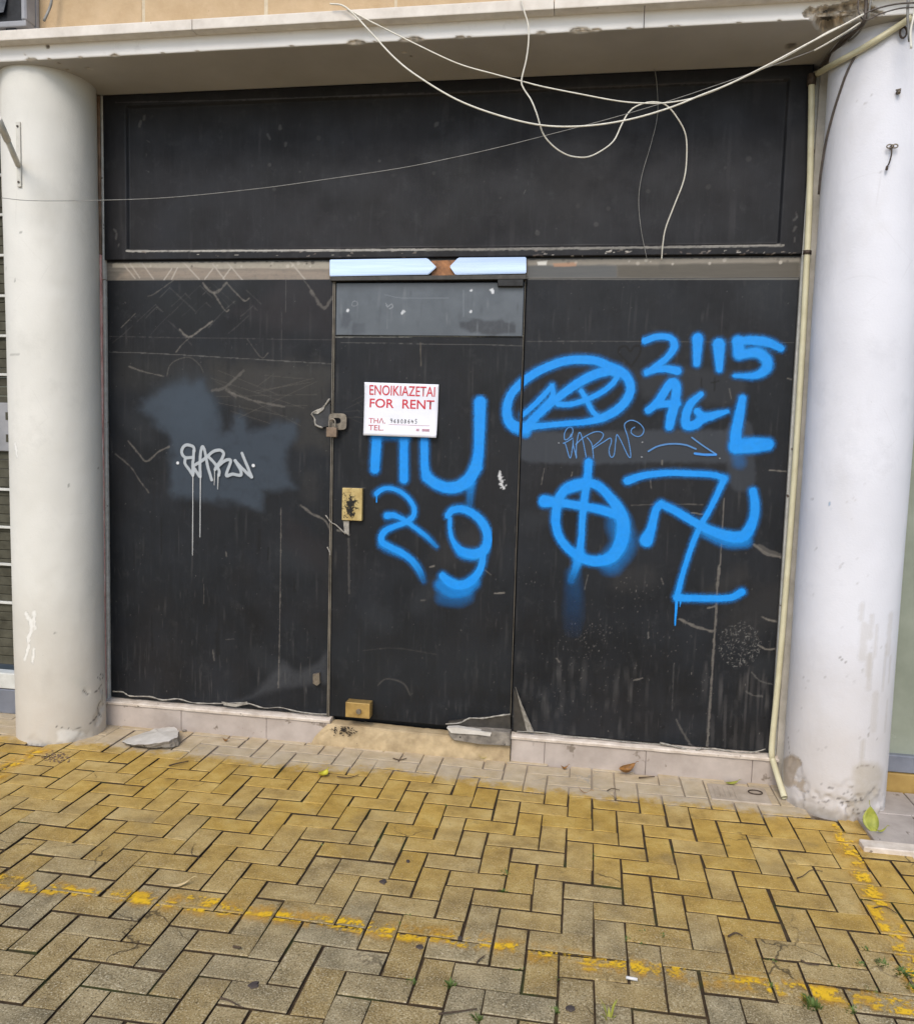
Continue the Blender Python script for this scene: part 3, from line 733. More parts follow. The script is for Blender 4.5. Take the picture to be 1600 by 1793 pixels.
# fascia board: raised border, sunk field
fx0, fx1 = -2.503, XR
zi0, zi1 = P(600, 437)[1], P(600, 163)[1]; xi0, xi1 = P(223, 300)[0], P(1372, 300)[0]
sh = Sheet(fx0, fx1, ZH+.006, ZS-.003, .0045)
for pts, w, c, a in [([(225, 440), (600, 439), (745, 438)], 4, (168, 164, 156), .9), ([(748, 438), (900, 437), (1150, 434), (1370, 430)], 4, (150, 146, 138), .75),
                     ([(205, 181), (420, 176), (800, 163), (1370, 140)], 2.2, (74, 72, 76), .8), ([(222, 210), (224, 436)], 3, (26, 26, 30), .7), ([(1368, 160), (1366, 430)], 3, (26, 26, 30), .6)]:
    sh.stroke([P(*p) for p in pts], w/362, S(*c), .6, a, wob=.5, grain=.4)
for _ in range(70):
    u = random.choice([random.uniform(225, 740), random.uniform(925, 1390), random.uniform(925, 1100), random.uniform(1180, 1390)])
    x, z = P(u, random.uniform(440, 452)); L = random.uniform(.004, .02); sh.stroke([(x, z), (x+L, z+random.uniform(-.3, .3)*L)], random.uniform(.003, .007), S(*random.choice([(196, 190, 180), (150, 140, 130), (120, 108, 100)])), .5, random.uniform(.3, .9), wob=.7, smooth=False)
for _ in range(26):
    u, v = random.uniform(240, 1350), random.uniform(190, 425); x, z = P(u, v); sh.dot(x, z, random.uniform(.003, .012), S(84, 82, 80), random.uniform(.1, .4))
for u, v, r in [(246, 212, .012), (252, 203, .014), (256, 245, .004), (256, 268, .003), (256, 298, .004), (202, 402, .009), (207, 410, .008), (211, 428, .006), (490, 220, .012), (500, 250, .01), (468, 235, .009), (765, 215, .012), (1392, 372, .006), (1393, 382, .008), (1391, 398, .009), (1390, 416, .005), (920, 332, .003)]:
    sh.stroke([P(u, v), P(u+random.uniform(-5, 5), v+random.uniform(2, 9))], r*1.3, S(104, 102, 100), .9, .35, wob=.9, smooth=False)
streaks(sh, 60, [S(60, 58, 60), S(28, 28, 30)], .05, .3, .02, .35)
xx0, xx1 = xi0, xi1
def fas_y(X, Z):
    d = np.minimum(np.minimum(X-xx0, xx1-X), np.minimum(Z-zi0, (zi1-.02)-Z))
    return -.014+.016*np.clip(d/.009, 0, 1)+(fbm(X*1.5, Z*1.5, 3)-.5)*.004
link('fascia_board', shift(sh.mesh('fascia_board', fas_y, None, .05), shop), M['fascia'], shop)

# strip of old rail between fascia and panels
def rail_base(t):
    c = t.ramp(t.noise(10, 6, .65, t.mapping((.6, 1, 6))), [(.3, S(92, 87, 79)), (.7, S(126, 119, 108))]); t.rough(.5); t.bump(t.noise(50, 5), .2, .002); return c
M['rail'] = marked('stained_rail', rail_base).m
sh = Sheet(XL-.018, XR+.006, ZT-.004, ZH+.004, .0035)
zt = ZH
sh.fill([P(196, 458), P(578, 458), P(578, 470), P(196, 468)], S(166, 158, 142), .8, .004, .005, .3)
sh.fill([P(220, 470), P(578, 470), P(578, 491), P(205, 487)], S(162, 144, 126), .45, .02, .015, .6)
sh.fill([P(924, 454), P(1400, 448), P(1400, 459), P(924, 466)], S(140, 132, 118), .8, .004, .005, .3)
sh.fill([P(924, 464), P(1080, 464), P(1080, 486), P(924, 486)], S(78, 80, 80), .85, .008, .004)
sh.fill([P(1080, 464), P(1400, 458), P(1400, 486), P(1080, 486)], S(76, 70, 58), .85, .008, .004)
sh.fill([P(940, 458), P(958, 456), P(956, 464), P(942, 464)], S(220, 216, 206), .9, .004, .004); sh.fill([P(968, 460), P(1010, 458), P(1008, 465), P(970, 466)], S(176, 130, 96), .7, .004, .004)
for a, b in [((216, 463), (236, 487)), ((226, 460), (244, 486)), ((248, 460), (268, 488)), ((322, 460), (348, 488)), ((372, 462), (392, 488)), ((398, 460), (424, 490)), ((508, 458), (538, 494)), ((310, 468), (300, 488)), ((404, 468), (390, 487)), ((372, 470), (358, 488)), ((300, 470), (286, 490))]:
    sh.stroke([P(*a), P(*b)], .007, S(176, 168, 156), .5, .7, smooth=False)
for _ in range(50):
    x = random.uniform(sh.x[0], sh.x[-1]); z = random.uniform(ZH-.03, ZH); sh.dot(x, z, random.uniform(.003, .01), S(*random.choice([(190, 182, 168), (70, 62, 54)])), random.uniform(.3, .8))
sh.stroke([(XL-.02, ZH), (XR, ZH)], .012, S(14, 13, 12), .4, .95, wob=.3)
link('header_rail', shift(sh.mesh('header_rail', .004, None, .05), shop), M['rail'], shop)

# ---- film panels
def base_marks(sh, n):
    noise_specks(sh, n, S(128, 125, 120), .0008, .0026, .55)
    noise_specks(sh, n//2, S(20, 20, 22), .002, .006, .8)
    streaks(sh, n//2, [S(74, 73, 72), S(62, 62, 63)], .03, .2, .009, .3)
    streaks(sh, n//2, [S(20, 21, 23), S(24, 24, 26)], .05, .3, .012, .5)
    streaks(sh, n//3, [S(84, 82, 80)], .015, .06, .004, .32, (sh.x[0], sh.x[-1], sh.z[0], sh.z[0]+.7))
    for _ in range(9):
        x, z = random.uniform(sh.x[0], sh.x[-1]), random.uniform(sh.z[0], sh.z[-1]); sh.stroke([(x, z), (x+random.uniform(-.15, .15), z+random.uniform(-.1, .1))], random.uniform(.08, .2), S(*random.choice([(22, 23, 25), (58, 56, 55), (50, 53, 57)])), 1.4, .3, wob=.3, smooth=False)
def film_y(amp, seed):
    return lambda X, Z: (fbm(X*2.2+seed, Z*1.6+seed, 3)-.5)*amp
side = []
# panel under the left part
sh = Sheet(XL+.0025, XD-.007, ZB, ZT, .004)
K8 = lambda pts: PL(pts, 160, 400, 3.636); K3 = lambda pts: PL(pts, 0, 420, 2.667); KZ2 = lambda pts: PL(pts, 170, 900, 3.902)
sh.fill(K8([(300, 400), (420, 440), (700, 345), (1150, 345), (870, 530), (640, 690), (480, 560)]), S(28, 30, 31), .55, .02, .01)
sh.fill(K8([(900, 530), (1200, 340), (1535, 345), (1535, 700), (1200, 660)]), S(44, 40, 42), .45, .05, .03)
sh.fill(K8([(115, 790), (1535, 865), (1535, 1091), (115, 1000)]), S(58, 57, 54), .3, .08, .04)
sh.fill(K3([(980, 580), (1550, 590), (1550, 1000), (1390, 960), (1390, 860), (1160, 820), (1000, 700)]), S(66, 63, 58), .4, .05, .04, .4)
base_marks(sh, 210)
# grey-blue cover-up paint
cov = [(640, 790), (700, 730), (900, 645), (950, 640), (980, 720), (1010, 800), (1050, 890), (1085, 890), (1090, 820), (1125, 800), (1160, 830), (1170, 890), (1330, 850), (1380, 855), (1388, 930), (1350, 960), (1340, 1100), (1370, 1150), (1230, 1175), (1225, 1270), (1100, 1230), (830, 1200), (790, 1150), (800, 1000), (780, 920), (720, 850)]
sh.fill(K3(cov), S(58, 67, 77), .85, .032, .03, .25, 30)
sh.fill(K3([(720, 740), (900, 650), (950, 660), (1000, 800), (960, 930), (800, 900)]), S(64, 75, 86), .5, .09, .03, .3, 24)
sh.fill(KZ2([(900, 1285), (1060, 1235), (1200, 1090), (1275, 1000), (1330, 1050), (1390, 1070), (1470, 1040), (1575, 945), (1575, 1150), (1470, 1160), (1200, 1205), (1000, 1275)]), S(70, 72, 76), .5, .022, .012, .5)
sh.fill(KZ2([(1280, 0), (1560, 200), (1580, 420), (1400, 330), (1280, 200)]), S(36, 32, 34), .55, .06, .03)
for k, pts, w, a in [(K8, [(560, 640), (620, 690), (700, 640), (770, 590)], .010, .9), (K8, [(620, 700), (575, 740), (540, 785)], .008, .5), (K8, [(710, 345), (745, 390), (780, 412)], .012, .8), (K8, [(780, 412), (820, 390), (860, 345)], .012, .7), (K8, [(860, 345), (920, 410), (975, 460), (1005, 443)], .008, .7), (K8, [(780, 415), (850, 520), (875, 517)], .008, .75),
                     (K8, [(1400, 400), (1480, 505), (1535, 440)], .018, .5), (K8, [(1250, 210), (1370, 350), (1410, 410)], .007, .5), (K8, [(360, 430), (400, 415), (520, 330)], .007, .4), (K8, [(115, 785), (400, 795), (700, 812), (1200, 842), (1535, 862)], .005, .8), (K8, [(115, 688), (800, 697), (1535, 710)], .004, .4),
                     (K8, [(240, 878), (330, 910), (460, 940)], .009, .6), (K8, [(190, 630), (280, 540)], .006, .5), (K8, [(480, 940), (500, 870), (560, 830), (630, 822), (690, 870), (715, 920)], .006, .35), (K8, [(770, 1030), (850, 1010), (970, 905)], .016, .4), (K3, [(1070, 710), (1180, 750), (1330, 780)], .010, .55), (K3, [(1060, 700), (1100, 730)], .022, .45),
                     (K3, [(600, 940), (650, 1000), (685, 1035), (740, 990), (790, 965)], .010, .6), (K3, [(540, 1000), (610, 1060), (650, 1120), (695, 1180)], .009, .5), (K8, [(1240, 250), (1238, 530)], .005, .5), (K8, [(1210, 500), (1212, 840)], .004, .35), (K8, [(990, 700), (1080, 820), (1125, 792)], .007, .4),
                     (KZ2, [(1256, -40), (1252, 500), (1246, 900), (1238, 1190)], .006, .75), (KZ2, [(1390, -60), (1470, 0), (1550, 40), (1590, 100)], .014, .7), (KZ2, [(440, 60), (440, 270)], .006, .0), (KZ2, [(880, 858), (935, 855)], .005, .5), (KZ2, [(730, 480), (730, 610)], .006, .5), (KZ2, [(790, 930), (800, 1000)], .008, .5), (KZ2, [(880, 260), (885, 290)], .008, .6)]:
    sh.stroke(k(pts), w*.85, BG if w > .005 else GR, .9, a*.85, wob=.9, grain=.75)
for k in range(16):
    u, v = random.uniform(150, 1500), random.uniform(340, 620); L = random.uniform(60, 190); d_ = random.choice((-1, 1))
    sh.stroke(K8([(u, v), (u+d_*L*.5, v+L*.46), (u+d_*L, v+L*random.uniform(.85, 1.05))]), random.uniform(.003, .006), GR, 1.1, random.uniform(.08, .28), wob=1.1, grain=.8)
    if random.random() < .5: sh.stroke(K8([(u, v), (u-d_*L*.4, v+L*.4)]), .004, GR, .9, .3, wob=.9, grain=.7, smooth=False)
for pts, w in [([(440, 30), (440, 270)], .010), ([(820, 820), (825, 960)], .02), ([(1110, 110), (1105, 240)], .016), ([(1170, 230), (1165, 310)], .012), ([(1345, 440), (1350, 530)], .01), ([(375, 700), (378, 930)], .008)]:
    sh.stroke(KZ2(pts), w, S(20, 21, 23), .7, .8, wob=.4)
streaks(sh, 40, [S(86, 84, 82)], .03, .14, .006, .4, (XL, XD, ZB, ZB+.32))
for _ in range(12): sh.stroke(K3([(980+random.uniform(0, 300), 600+random.uniform(0, 260)), (1250+random.uniform(0, 280), 620+random.uniform(0, 260))]), .004, S(84, 80, 74), .6, .4, wob=.6, smooth=False)
pl = link('side_panel', shift(sh.mesh('side_panel', film_y(.007, 3), None, .02), shop), M['panel'], shop)
tag(pl, 'black film panel with a grey-blue painted-over patch')
# pale marker tag with drips
sg = Sheet(P(300, 700)[0], P(460, 700)[0], P(380, 985)[1], P(380, 770)[1], .0025)
K2 = lambda pts: PL(pts, 300, 760, 10); WH = S(170, 176, 180); w = .0158
for pts in [[(410, 290), (395, 225), (330, 195), (270, 190), (215, 230), (190, 300), (205, 360), (245, 405), (300, 415), (385, 405)], [(400, 290), (395, 420), (385, 520), (385, 720)], [(250, 440), (250, 520), (320, 620), (385, 720)], [(385, 720), (400, 620), (400, 560), (440, 530), (540, 470), (640, 390), (720, 320), (800, 285), (880, 285), (925, 340), (900, 420), (850, 500), (800, 560), (775, 620)],
            [(420, 610), (500, 740)], [(515, 745), (510, 560), (515, 400), (530, 280), (555, 220), (590, 280), (620, 430), (650, 580), (715, 800)], [(660, 400), (740, 480), (800, 560), (845, 640), (840, 720)], [(810, 580), (900, 500), (980, 450), (1045, 460), (1030, 540), (990, 640), (975, 730), (1080, 700), (1220, 720), (1225, 640), (1170, 540), (1125, 465)], [(1125, 465), (1230, 580), (1330, 680), (1410, 750)], [(1245, 335), (1300, 470), (1350, 590), (1415, 750)]]:
    sg.stroke(K2(pts), w, WH, .35, .95, wob=.12)
for x, y0, y1, ww in [(388, 720, 2120, .0055), (518, 740, 1800, .006), (768, 620, 890, .005), (828, 700, 960, .006)]:
    sg.stroke(K2([(x, y0), (x-4, (y0+y1)/2), (x-8, y1)]), ww, S(190, 192, 192), .5, .9, fade=[1, .9, .6])
sg.dot(*K2([(120, 505)])[0], .008, S(210, 212, 214)); sg.dot(*K2([(1442, 550)])[0], .008, S(210, 212, 214))
o = link('graffiti_tag', shift(sg.mesh('graffiti_tag', -.0055, .03), pl), M['marker'], pl); tag(o, 'pale grey marker tag with long drips')

# door leaf
sh = Sheet(XD+.007, XE-.004, ZB-.004, ZT-.017, .004)
base_marks(sh, 190)
KZ3 = lambda pts: PL(pts, 570, 900, 4.597); K7 = lambda pts: PL(pts, 560, 440, 4.21)
sh.fill([P(583, 1120), P(600, 1100), P(890, 1110), P(895, 1210), P(600, 1230)], S(34, 37, 40), .4, .12, .05)
for pts, w, a in [([(95, 130), (150, 145), (190, 170)], .012, .8), ([(300, 1100), (560, 1080), (890, 1130)], .006, .12), ([(420, 1380), (480, 1330), (570, 1340), (640, 1380), (680, 1460)], .008, .25), ([(185, 200), (190, 640)], .012, .3), ([(1360, 640), (1440, 634)], .009, .95), ([(838, 428), (872, 418)], .010, .95), ([(1280, 448), (1330, 490)], .006, .7), ([(770, 695), (800, 692)], .01, .4), ([(1525, 100), (1515, 900)], .003, .3)]:
    sh.stroke(KZ3(pts), w*.9, BG, .7, a*.85, wob=.7, grain=.4)
sh.stroke([P(597, 600), P(760, 602), P(914, 605)], .004, GR, .6, .55, wob=.5)
sh.stroke([P(585, 590), P(760, 589), P(918, 588)], .005, S(150, 148, 140), .6, .75, wob=.4)
sh.stroke([P(600, 853), P(640, 854)], .004, GR, .6, .5)
K6 = lambda pts: PL(pts, 620, 650, 5.714)
for _ in range(60):
    t = random.random(); u, v = 1450+t*45+random.gauss(0, 14), 1010+t*170+random.gauss(0, 8); sh.dot(*K6([(u, v)])[0], random.uniform(.002, .006), S(196, 196, 196), random.uniform(.4, .9))
sh.stroke([P(736, 600), P(737, 640)], .006, S(96, 90, 80), .7, .6)
for _ in range(10): sh.stroke([P(590+random.uniform(0, 60), 690+random.uniform(0, 40)), P(640+random.uniform(0, 40), 680+random.uniform(0, 80))], .004, S(76, 74, 70), .6, .3, smooth=False)
door = link('door', shift(sh.mesh('door', film_y(.005, 8), None, .02), shop), M['panel'], shop); tag(door, 'black filmed glass door with brass locks')
# grey upper pane of the door
def pane_base(t):
    c = t.ramp(t.noise(7, 6, .6), [(.3, S(74, 80, 86)), (.7, S(92, 98, 104))]); t.rough(.3); t.bump(t.noise(30, 4), .1, .002); return c
M['pane'] = marked('dusty_grey_pane', pane_base).m
pz0 = P(750, 588)[1]
sh = Sheet(XD+.012, XE-.008, pz0, ZT-.018, .0035)
sh.fill(K7([(1030, 520), (1120, 500), (1200, 510), (1330, 490), (1440, 540), (1440, 600), (1100, 610), (1040, 570)]), S(44, 46, 52), .85, .01, .02, .3)
sh.fill(K7([(140, 470), (220, 460), (240, 510), (180, 570), (140, 560)]), S(60, 64, 72), .7, .01, .02, .4); sh.fill(K7([(250, 540), (340, 540), (350, 610), (230, 615)]), S(58, 62, 70), .7, .01, .02)
sh.fill(K7([(110, 205), (1510, 205), (1510, 260), (110, 270)]), S(52, 54, 56), .7, .03, .015); sh.fill(K7([(300, 560), (1000, 480), (1020, 610), (300, 615)]), S(80, 86, 92), .5, .03, .03)
def chip(sh, x, z, r, col, a):
    pl_ = [(x+r*random.uniform(.4, 1.25)*math.cos(k), z+r*random.uniform(.3, 1.1)*math.sin(k)) for k in np.linspace(0, 2*PI, 7, endpoint=False)]
    sh.fill(pl_, col, a, .002, .002)
for x, y, r in [(1115, 288, .008), (1275, 292, .015), (1268, 285, .012), (1115, 445, .009), (618, 448, .011), (612, 458, .010), (1335, 245, .006), (1360, 228, .006), (210, 437, .009), (206, 444, .007)]: chip(sh, *K7([(x, y)])[0], r, S(205, 207, 209), .9)
sh.stroke(K7([(240, 400), (245, 375), (265, 368), (282, 385), (270, 402), (245, 404)]), .005, S(130, 134, 138), .5, .7); sh.stroke(K7([(490, 385), (500, 410), (530, 390), (540, 410), (515, 425)]), .006, S(140, 144, 148), .5, .7)
sh.stroke(K7([(480, 320), (620, 345), (950, 345)]), .006, S(110, 116, 122), .6, .6); sh.stroke(K7([(500, 390), (500, 570)]), .004, S(120, 124, 128), .6, .5); sh.stroke(K7([(1060, 290), (1060, 480)]), .008, S(110, 116, 122), .7, .5); sh.stroke(K7([(740, 625), (740, 750)]), .005, S(140, 136, 128), .6, .5)
streaks(sh, 40, [S(110, 114, 118), S(66, 70, 76)], .03, .12, .01, .5)
o = link('upper_pane', shift(sh.mesh('upper_pane', -.007, None, .004), door), M['pane'], door); tag(o, 'grey dusty strip at the top of the door')
bm = NB(); a = P(872, 490); b = P(917, 503); box(bm, a[0], b[0], -.028, -.004, b[1], a[1], .003); bobj('door_closer', bm, M['dark_metal'], door)
# right panel
sh = Sheet(XE+.004, XR-.002, ZB, ZT, .004)
base_marks(sh, 230)
K5 = lambda pts: PL(pts, 860, 540, 2.857); KZ4 = lambda pts: PL(pts, 890, 1000, 3.265)
sh.stroke(K5([(200, 690), (450, 700), (800, 690), (1180, 690)]), .15, S(62, 66, 72), .35, .7, wob=.1); sh.stroke(K5([(1240, 620), (1255, 850)]), .12, S(60, 64, 70), .4, .6, wob=.1); sh.stroke(K5([(820, 370), (1180, 400)]), .16, S(52, 54, 58), .6, .5)
for pts, w, a in [([(1205, -30), (1200, 0), (1185, 260), (1160, 640), (1135, 1035)], .011, .75), ([(980, 275), (1030, 300), (1080, 320), (1165, 345)], .014, .75), ([(1450, 262), (1490, 280), (1545, 290)], .009, .85), ([(1430, 425), (1480, 450), (1545, 440)], .009, .8), ([(1390, 580), (1440, 630), (1520, 650)], .008, .6), ([(1360, 690), (1400, 712), (1450, 716)], .008, .6),
                  ([(960, 850), (1000, 930), (1050, 1000), (1100, 1030)], .010, .4), ([(1030, 990), (1100, 1025)], .008, .7), ([(945, 530), (935, 800)], .006, .3), ([(715, 625), (765, 612)], .009, .7), ([(1140, 212), (1180, 202)], .009, .7), ([(455, 20), (435, 105)], .006, .6), ([(800, 350), (797, 385)], .008, .7), ([(275, 500), (290, 520)], .012, .6), ([(30, 830), (80, 845)], .01, .5)]:
    sh.stroke(KZ4(pts), w*.9, BG if w > .008 else GR, .7, a*.9, wob=.8, grain=.55)
for _ in range(230):
    r = 125*math.sqrt(random.random()); th = random.uniform(0, 2*PI); u, v = 1325+r*math.cos(th), 420+r*math.sin(th)*1.05; th2 = random.uniform(0, PI); L = random.uniform(4, 14)
    sh.stroke(KZ4([(u, v), (u+L*math.cos(th2), v+L*math.sin(th2))]), .0032, S(128, 126, 122), .6, random.uniform(.15, .6), smooth=False)
for cx, cy, sx, sy, n in [(430, 390, 70, 60, 46), (560, 350, 60, 40, 34), (440, 520, 120, 60, 40), (400, 740, 140, 90, 60), (850, 350, 150, 90, 50), (700, 120, 120, 60, 36), (1000, 650, 300, 200, 60), (100, 60, 40, 30, 14)]:
    for _ in range(n):
        x, z = KZ4([(random.gauss(cx, sx), random.gauss(cy, sy))])[0]; th = random.uniform(0, PI); L = random.uniform(.001, .008)
        sh.stroke([(x, z), (x+L*math.cos(th)*.6, z+L*math.sin(th))], random.uniform(.0018, .0036), S(134, 129, 124), .8, random.uniform(.12, .6), wob=.5, smooth=False)
streaks(sh, 40, [S(96, 93, 92)], .05, .22, .012, .28, (P(1230, 1200)[0], XR, ZB, ZB+.42)); streaks(sh, 60, [S(88, 86, 85)], .05, .2, .016, .22, (XE, P(1150, 1200)[0], ZB, ZB+.4))
sh.stroke([P(922, 597), P(1120, 598), P(1395, 600)], .004, GR, .6, .45, wob=.5)
sh.stroke([P(925, 489), P(1400, 488)], .006, S(120, 118, 112), .5, .7)  # highlight painted along the panel's top edge
for pts, w, a in [([(1390, 810), (1490, 816)], .007, .75), ([(1315, 1183), (1350, 1210), (1380, 1230), (1455, 1246)], .012, .6), ([(1340, 1190), (1400, 1220), (1450, 1240)], .02, .35), ([(700, 985), (900, 978), (1060, 982)], .005, .35), ([(1000, 1022), (1060, 1030)], .006, .6), ([(795, 860), (800, 900)], .005, .5), ([(855, 760), (855, 782)], .006, .6), ([(265, 800), (250, 880)], .005, .5), ([(1165, 950), (1140, 1350)], .006, .55), ([(1480, 350), (1540, 360)], .006, .5), ([(1190, 400), (1200, 450)], .005, .5), ([(405, 820), (400, 840)], .006, .6), ([(850, 1350), (860, 1380)], .005, .5)]: sh.stroke(K5(pts), w, BG, .5, a, wob=.5)
sh.stroke(K5([(700, 290), (640, 225), (645, 195), (675, 190), (695, 215), (715, 190), (745, 190), (740, 230), (700, 290)]), .010, S(18, 16, 16), .5, .85)
sh.stroke(K5([(1050, 350), (1052, 395)]), .008, S(18, 16, 16), .5, .7); sh.stroke(K5([(1100, 372), (1140, 362)]), .008, S(18, 16, 16), .5, .7); sh.stroke(K5([(1118, 345), (1115, 410)]), .008, S(18, 16, 16), .5, .7)
pr = link('side_panel', shift(sh.mesh('side_panel', film_y(.006, 14), None, .02), shop), M['panel'], shop); tag(pr, 'black film panel covered with blue spray writing')

# ---- blue graffiti
def gsheet(u0, v0, u1, v1): 
    a, b = P(u0, v1), P(u1, v0); return Sheet(a[0], b[0], a[1], b[1], .003)
def seam_free(c): return np.abs(c[:, 0]-XE) > .0065
q5 = lambda w: w/2.857/372
sg = gsheet(865, 610, 1125, 780); K4 = lambda pts: PL(pts, 880, 600, 6.4); q4 = lambda w: w/6.4/372
ST = dict(soft=.35, wob=.05, halo=.009)
sg.stroke(K4([(1260, 330), (1180, 260), (1050, 205), (880, 190), (700, 205), (520, 265), (340, 355), (190, 470), (90, 590), (50, 720), (60, 850), (120, 930), (230, 955), (330, 940), (500, 925), (720, 905), (950, 885), (1120, 840), (1270, 760), (1380, 650), (1430, 530), (1410, 420), (1330, 330), (1200, 270)]), [q4(k) for k in [92]*9+[100, 110, 120, 116, 80, 62, 62, 68, 90, 96, 96, 96, 96, 104, 100]], BLUE, **ST)
sg.stroke(K4([(225, 810), (330, 720), (450, 600), (555, 480)]), [q4(k) for k in (54, 56, 60, 40)], BLUE, **ST); sg.stroke(K4([(555, 480), (560, 600), (470, 720), (350, 850), (260, 960)]), [q4(k) for k in (40, 60, 74, 92, 112)], BLUE, **ST)
sg.stroke(K4([(330, 880), (480, 740), (640, 600), (850, 450), (1050, 350), (1230, 310)]), [q4(k) for k in (66, 70, 86, 98, 104, 96)], BLUE, **ST)
sg.stroke(K4([(1290, 370), (1230, 460), (1100, 560), (930, 640), (760, 690), (620, 690)]), q4(58), BLUE, **ST); sg.stroke(K4([(880, 540), (940, 640), (1000, 760), (1070, 830)]), q4(54), BLUE, **ST)
sg.stroke(K4([(150, 960), (260, 1010)]), q4(120), BLUE, soft=.9, alpha=.7, smooth=False)
o = link('graffiti_emblem', shift(sg.mesh('graffiti_emblem', -.0055, .03, seam_free), pr), M['blue_spray'], pr); tag(o, 'blue sprayed oval with letters inside')
sg = gsheet(1110, 575, 1385, 860)
B5 = lambda pts, w, soft=.35, **k: sg.stroke(K5(pts), [q5(x) for x in w] if isinstance(w, (list, tuple)) else q5(w), BLUE, soft, wob=.06, halo=k.pop('halo', .008), **k)
B5([(768, 162), (830, 142), (895, 148), (915, 190), (880, 245), (820, 292), (775, 325)], [32, 30, 30, 36, 30, 30, 22]); B5([(775, 318), (860, 302), (930, 312)], [24, 32, 40])
B5([(1032, 150), (1027, 275)], [50, 32]); B5([(1137, 180), (1140, 305)], [58, 30])
B5([(1448, 200), (1380, 170), (1300, 160), (1228, 165)], [30, 42, 42, 30]); B5([(1232, 165), (1238, 225)], 52, .5); B5([(1240, 235), (1320, 220), (1370, 250), (1375, 300), (1320, 335), (1215, 337)], [40, 50, 52, 50, 36, 18], .7)
B5([(785, 510), (835, 465), (880, 395), (908, 370), (925, 400), (915, 480), (900, 540), (890, 590)], [34, 40, 42, 44, 44, 44, 46, 40]); B5([(845, 480), (930, 475)], 34)
B5([(1048, 430), (995, 478), (972, 540), (978, 585), (1020, 580), (1055, 552), (1110, 535), (1180, 515)], [26, 38, 42, 46, 44, 42, 38, 18]); B5([(1030, 515), (1060, 545)], 34)
B5([(1255, 450), (1238, 540), (1222, 630), (1225, 690)], [34, 46, 52, 60]); B5([(1225, 690), (1300, 685), (1380, 680)], [70, 76, 60], .5)
B5([(1225, 700), (1240, 770)], 60, 1.4, alpha=.2, halo=0)
o = link('graffiti_writing', shift(sg.mesh('graffiti_writing', -.0055, .03, seam_free), pr), M['blue_spray'], pr); tag(o, 'blue sprayed 2115 AGL in two rows')
sg = gsheet(930, 790, 1345, 1120)
B5([(487, 770), (480, 860), (465, 960), (455, 1060), (450, 1150), (438, 1240)], [40, 38, 36, 32, 32, 40]); B5([(440, 1230), (425, 1290), (400, 1360)], [60, 40, 34], .9, fade=[1, .8, .3])
B5([(268, 965), (330, 970), (450, 988), (560, 1010), (650, 1042)], [64, 44, 40, 44, 44]); B5([(470, 868), (390, 890), (340, 950), (322, 1060), (345, 1150), (410, 1222), (500, 1262), (590, 1250), (640, 1190), (660, 1100), (645, 1020), (590, 940), (530, 885), (470, 868)], [42, 44, 46, 44, 40, 44, 52, 58, 66, 66, 60, 46, 44, 42])
B5([(380, 905), (450, 885)], 44, .5); B5([(640, 1080), (660, 1180), (600, 1270)], 110, 1.3, alpha=.4)
B5([(682, 862), (760, 836), (880, 823), (1010, 826), (1110, 833), (1165, 850)], [40, 34, 30, 28, 28, 28]); B5([(1165, 850), (1105, 980), (1025, 1130), (965, 1300), (930, 1430)], [30, 26, 26, 24, 28]); B5([(928, 1447), (1060, 1450), (1190, 1447), (1252, 1418)], [36, 32, 32, 36])
B5([(927, 1440), (922, 1530), (918, 1585)], [14, 11, 6], halo=0); B5([(945, 1460), (943, 1490)], [8, 5], halo=0)
B5([(775, 1160), (800, 1100), (822, 1010), (848, 978)], [66, 44, 36, 34]); B5([(848, 978), (920, 1012), (1010, 1066), (1100, 1112), (1200, 1142), (1265, 1135), (1305, 1070), (1318, 990), (1308, 915)], [34, 40, 40, 44, 56, 56, 46, 42, 38], .45)
B5([(1080, 1120), (1180, 1165), (1270, 1165)], 60, 1.2, alpha=.55)
o = link('graffiti_symbols', shift(sg.mesh('graffiti_symbols', -.0055, .03), pr), M['blue_spray'], pr); tag(o, 'blue sprayed crossed circle and crossing strokes')
sg = gsheet(960, 990, 1060, 1135)
sg.stroke(K5([(410, 1330), (412, 1500), (405, 1660)]), [q5(70), q5(90), q5(90)], S(24, 84, 140), 1.5, .34, fade=[.9, .5, .05])
o = link('graffiti_run', shift(sg.mesh('graffiti_run', -.0045, .03), pr), M['blue_spray'], pr); tag(o, 'faint blue paint run')
sg = Sheet(P(970, 740)[0], P(1270, 740)[0], P(1000, 830)[1], P(1000, 720)[1], .002)
KT = lambda pts: PL(pts, 960, 730, 5); LB = S(84, 138, 196)
for pts in [[(200, 175), (215, 120), (200, 90), (165, 100), (140, 150), (145, 200), (180, 185), (200, 150)], [(140, 225), (165, 215), (215, 185)], [(130, 230), (150, 240), (190, 360), (215, 240), (215, 200)], [(215, 235), (245, 355)], [(245, 360), (245, 250), (270, 135), (300, 200), (330, 350)], [(240, 240), (300, 185), (380, 140), (440, 128), (480, 150), (460, 200), (390, 260)], [(340, 180), (380, 240), (395, 360)], [(385, 280), (480, 220), (540, 185), (550, 220), (530, 290), (545, 350), (575, 330), (590, 200), (600, 155), (630, 200), (700, 345), (720, 330), (695, 180), (665, 80), (690, 40), (740, 30), (800, 60), (835, 110), (815, 160), (770, 170), (725, 140), (730, 105), (755, 90)]]:
    sg.stroke(KT(pts), .0052, LB, .5, .85)
sg.stroke(KT([(875, 300), (960, 255), (1080, 235), (1200, 245), (1290, 280)]), .008, LB, .5, .8); sg.stroke(KT([(1255, 180), (1350, 250), (1465, 325)]), .007, LB, .5, .85); sg.stroke(KT([(1465, 330), (1370, 330), (1280, 320)]), .011, S(60, 140, 220), .5, .9)
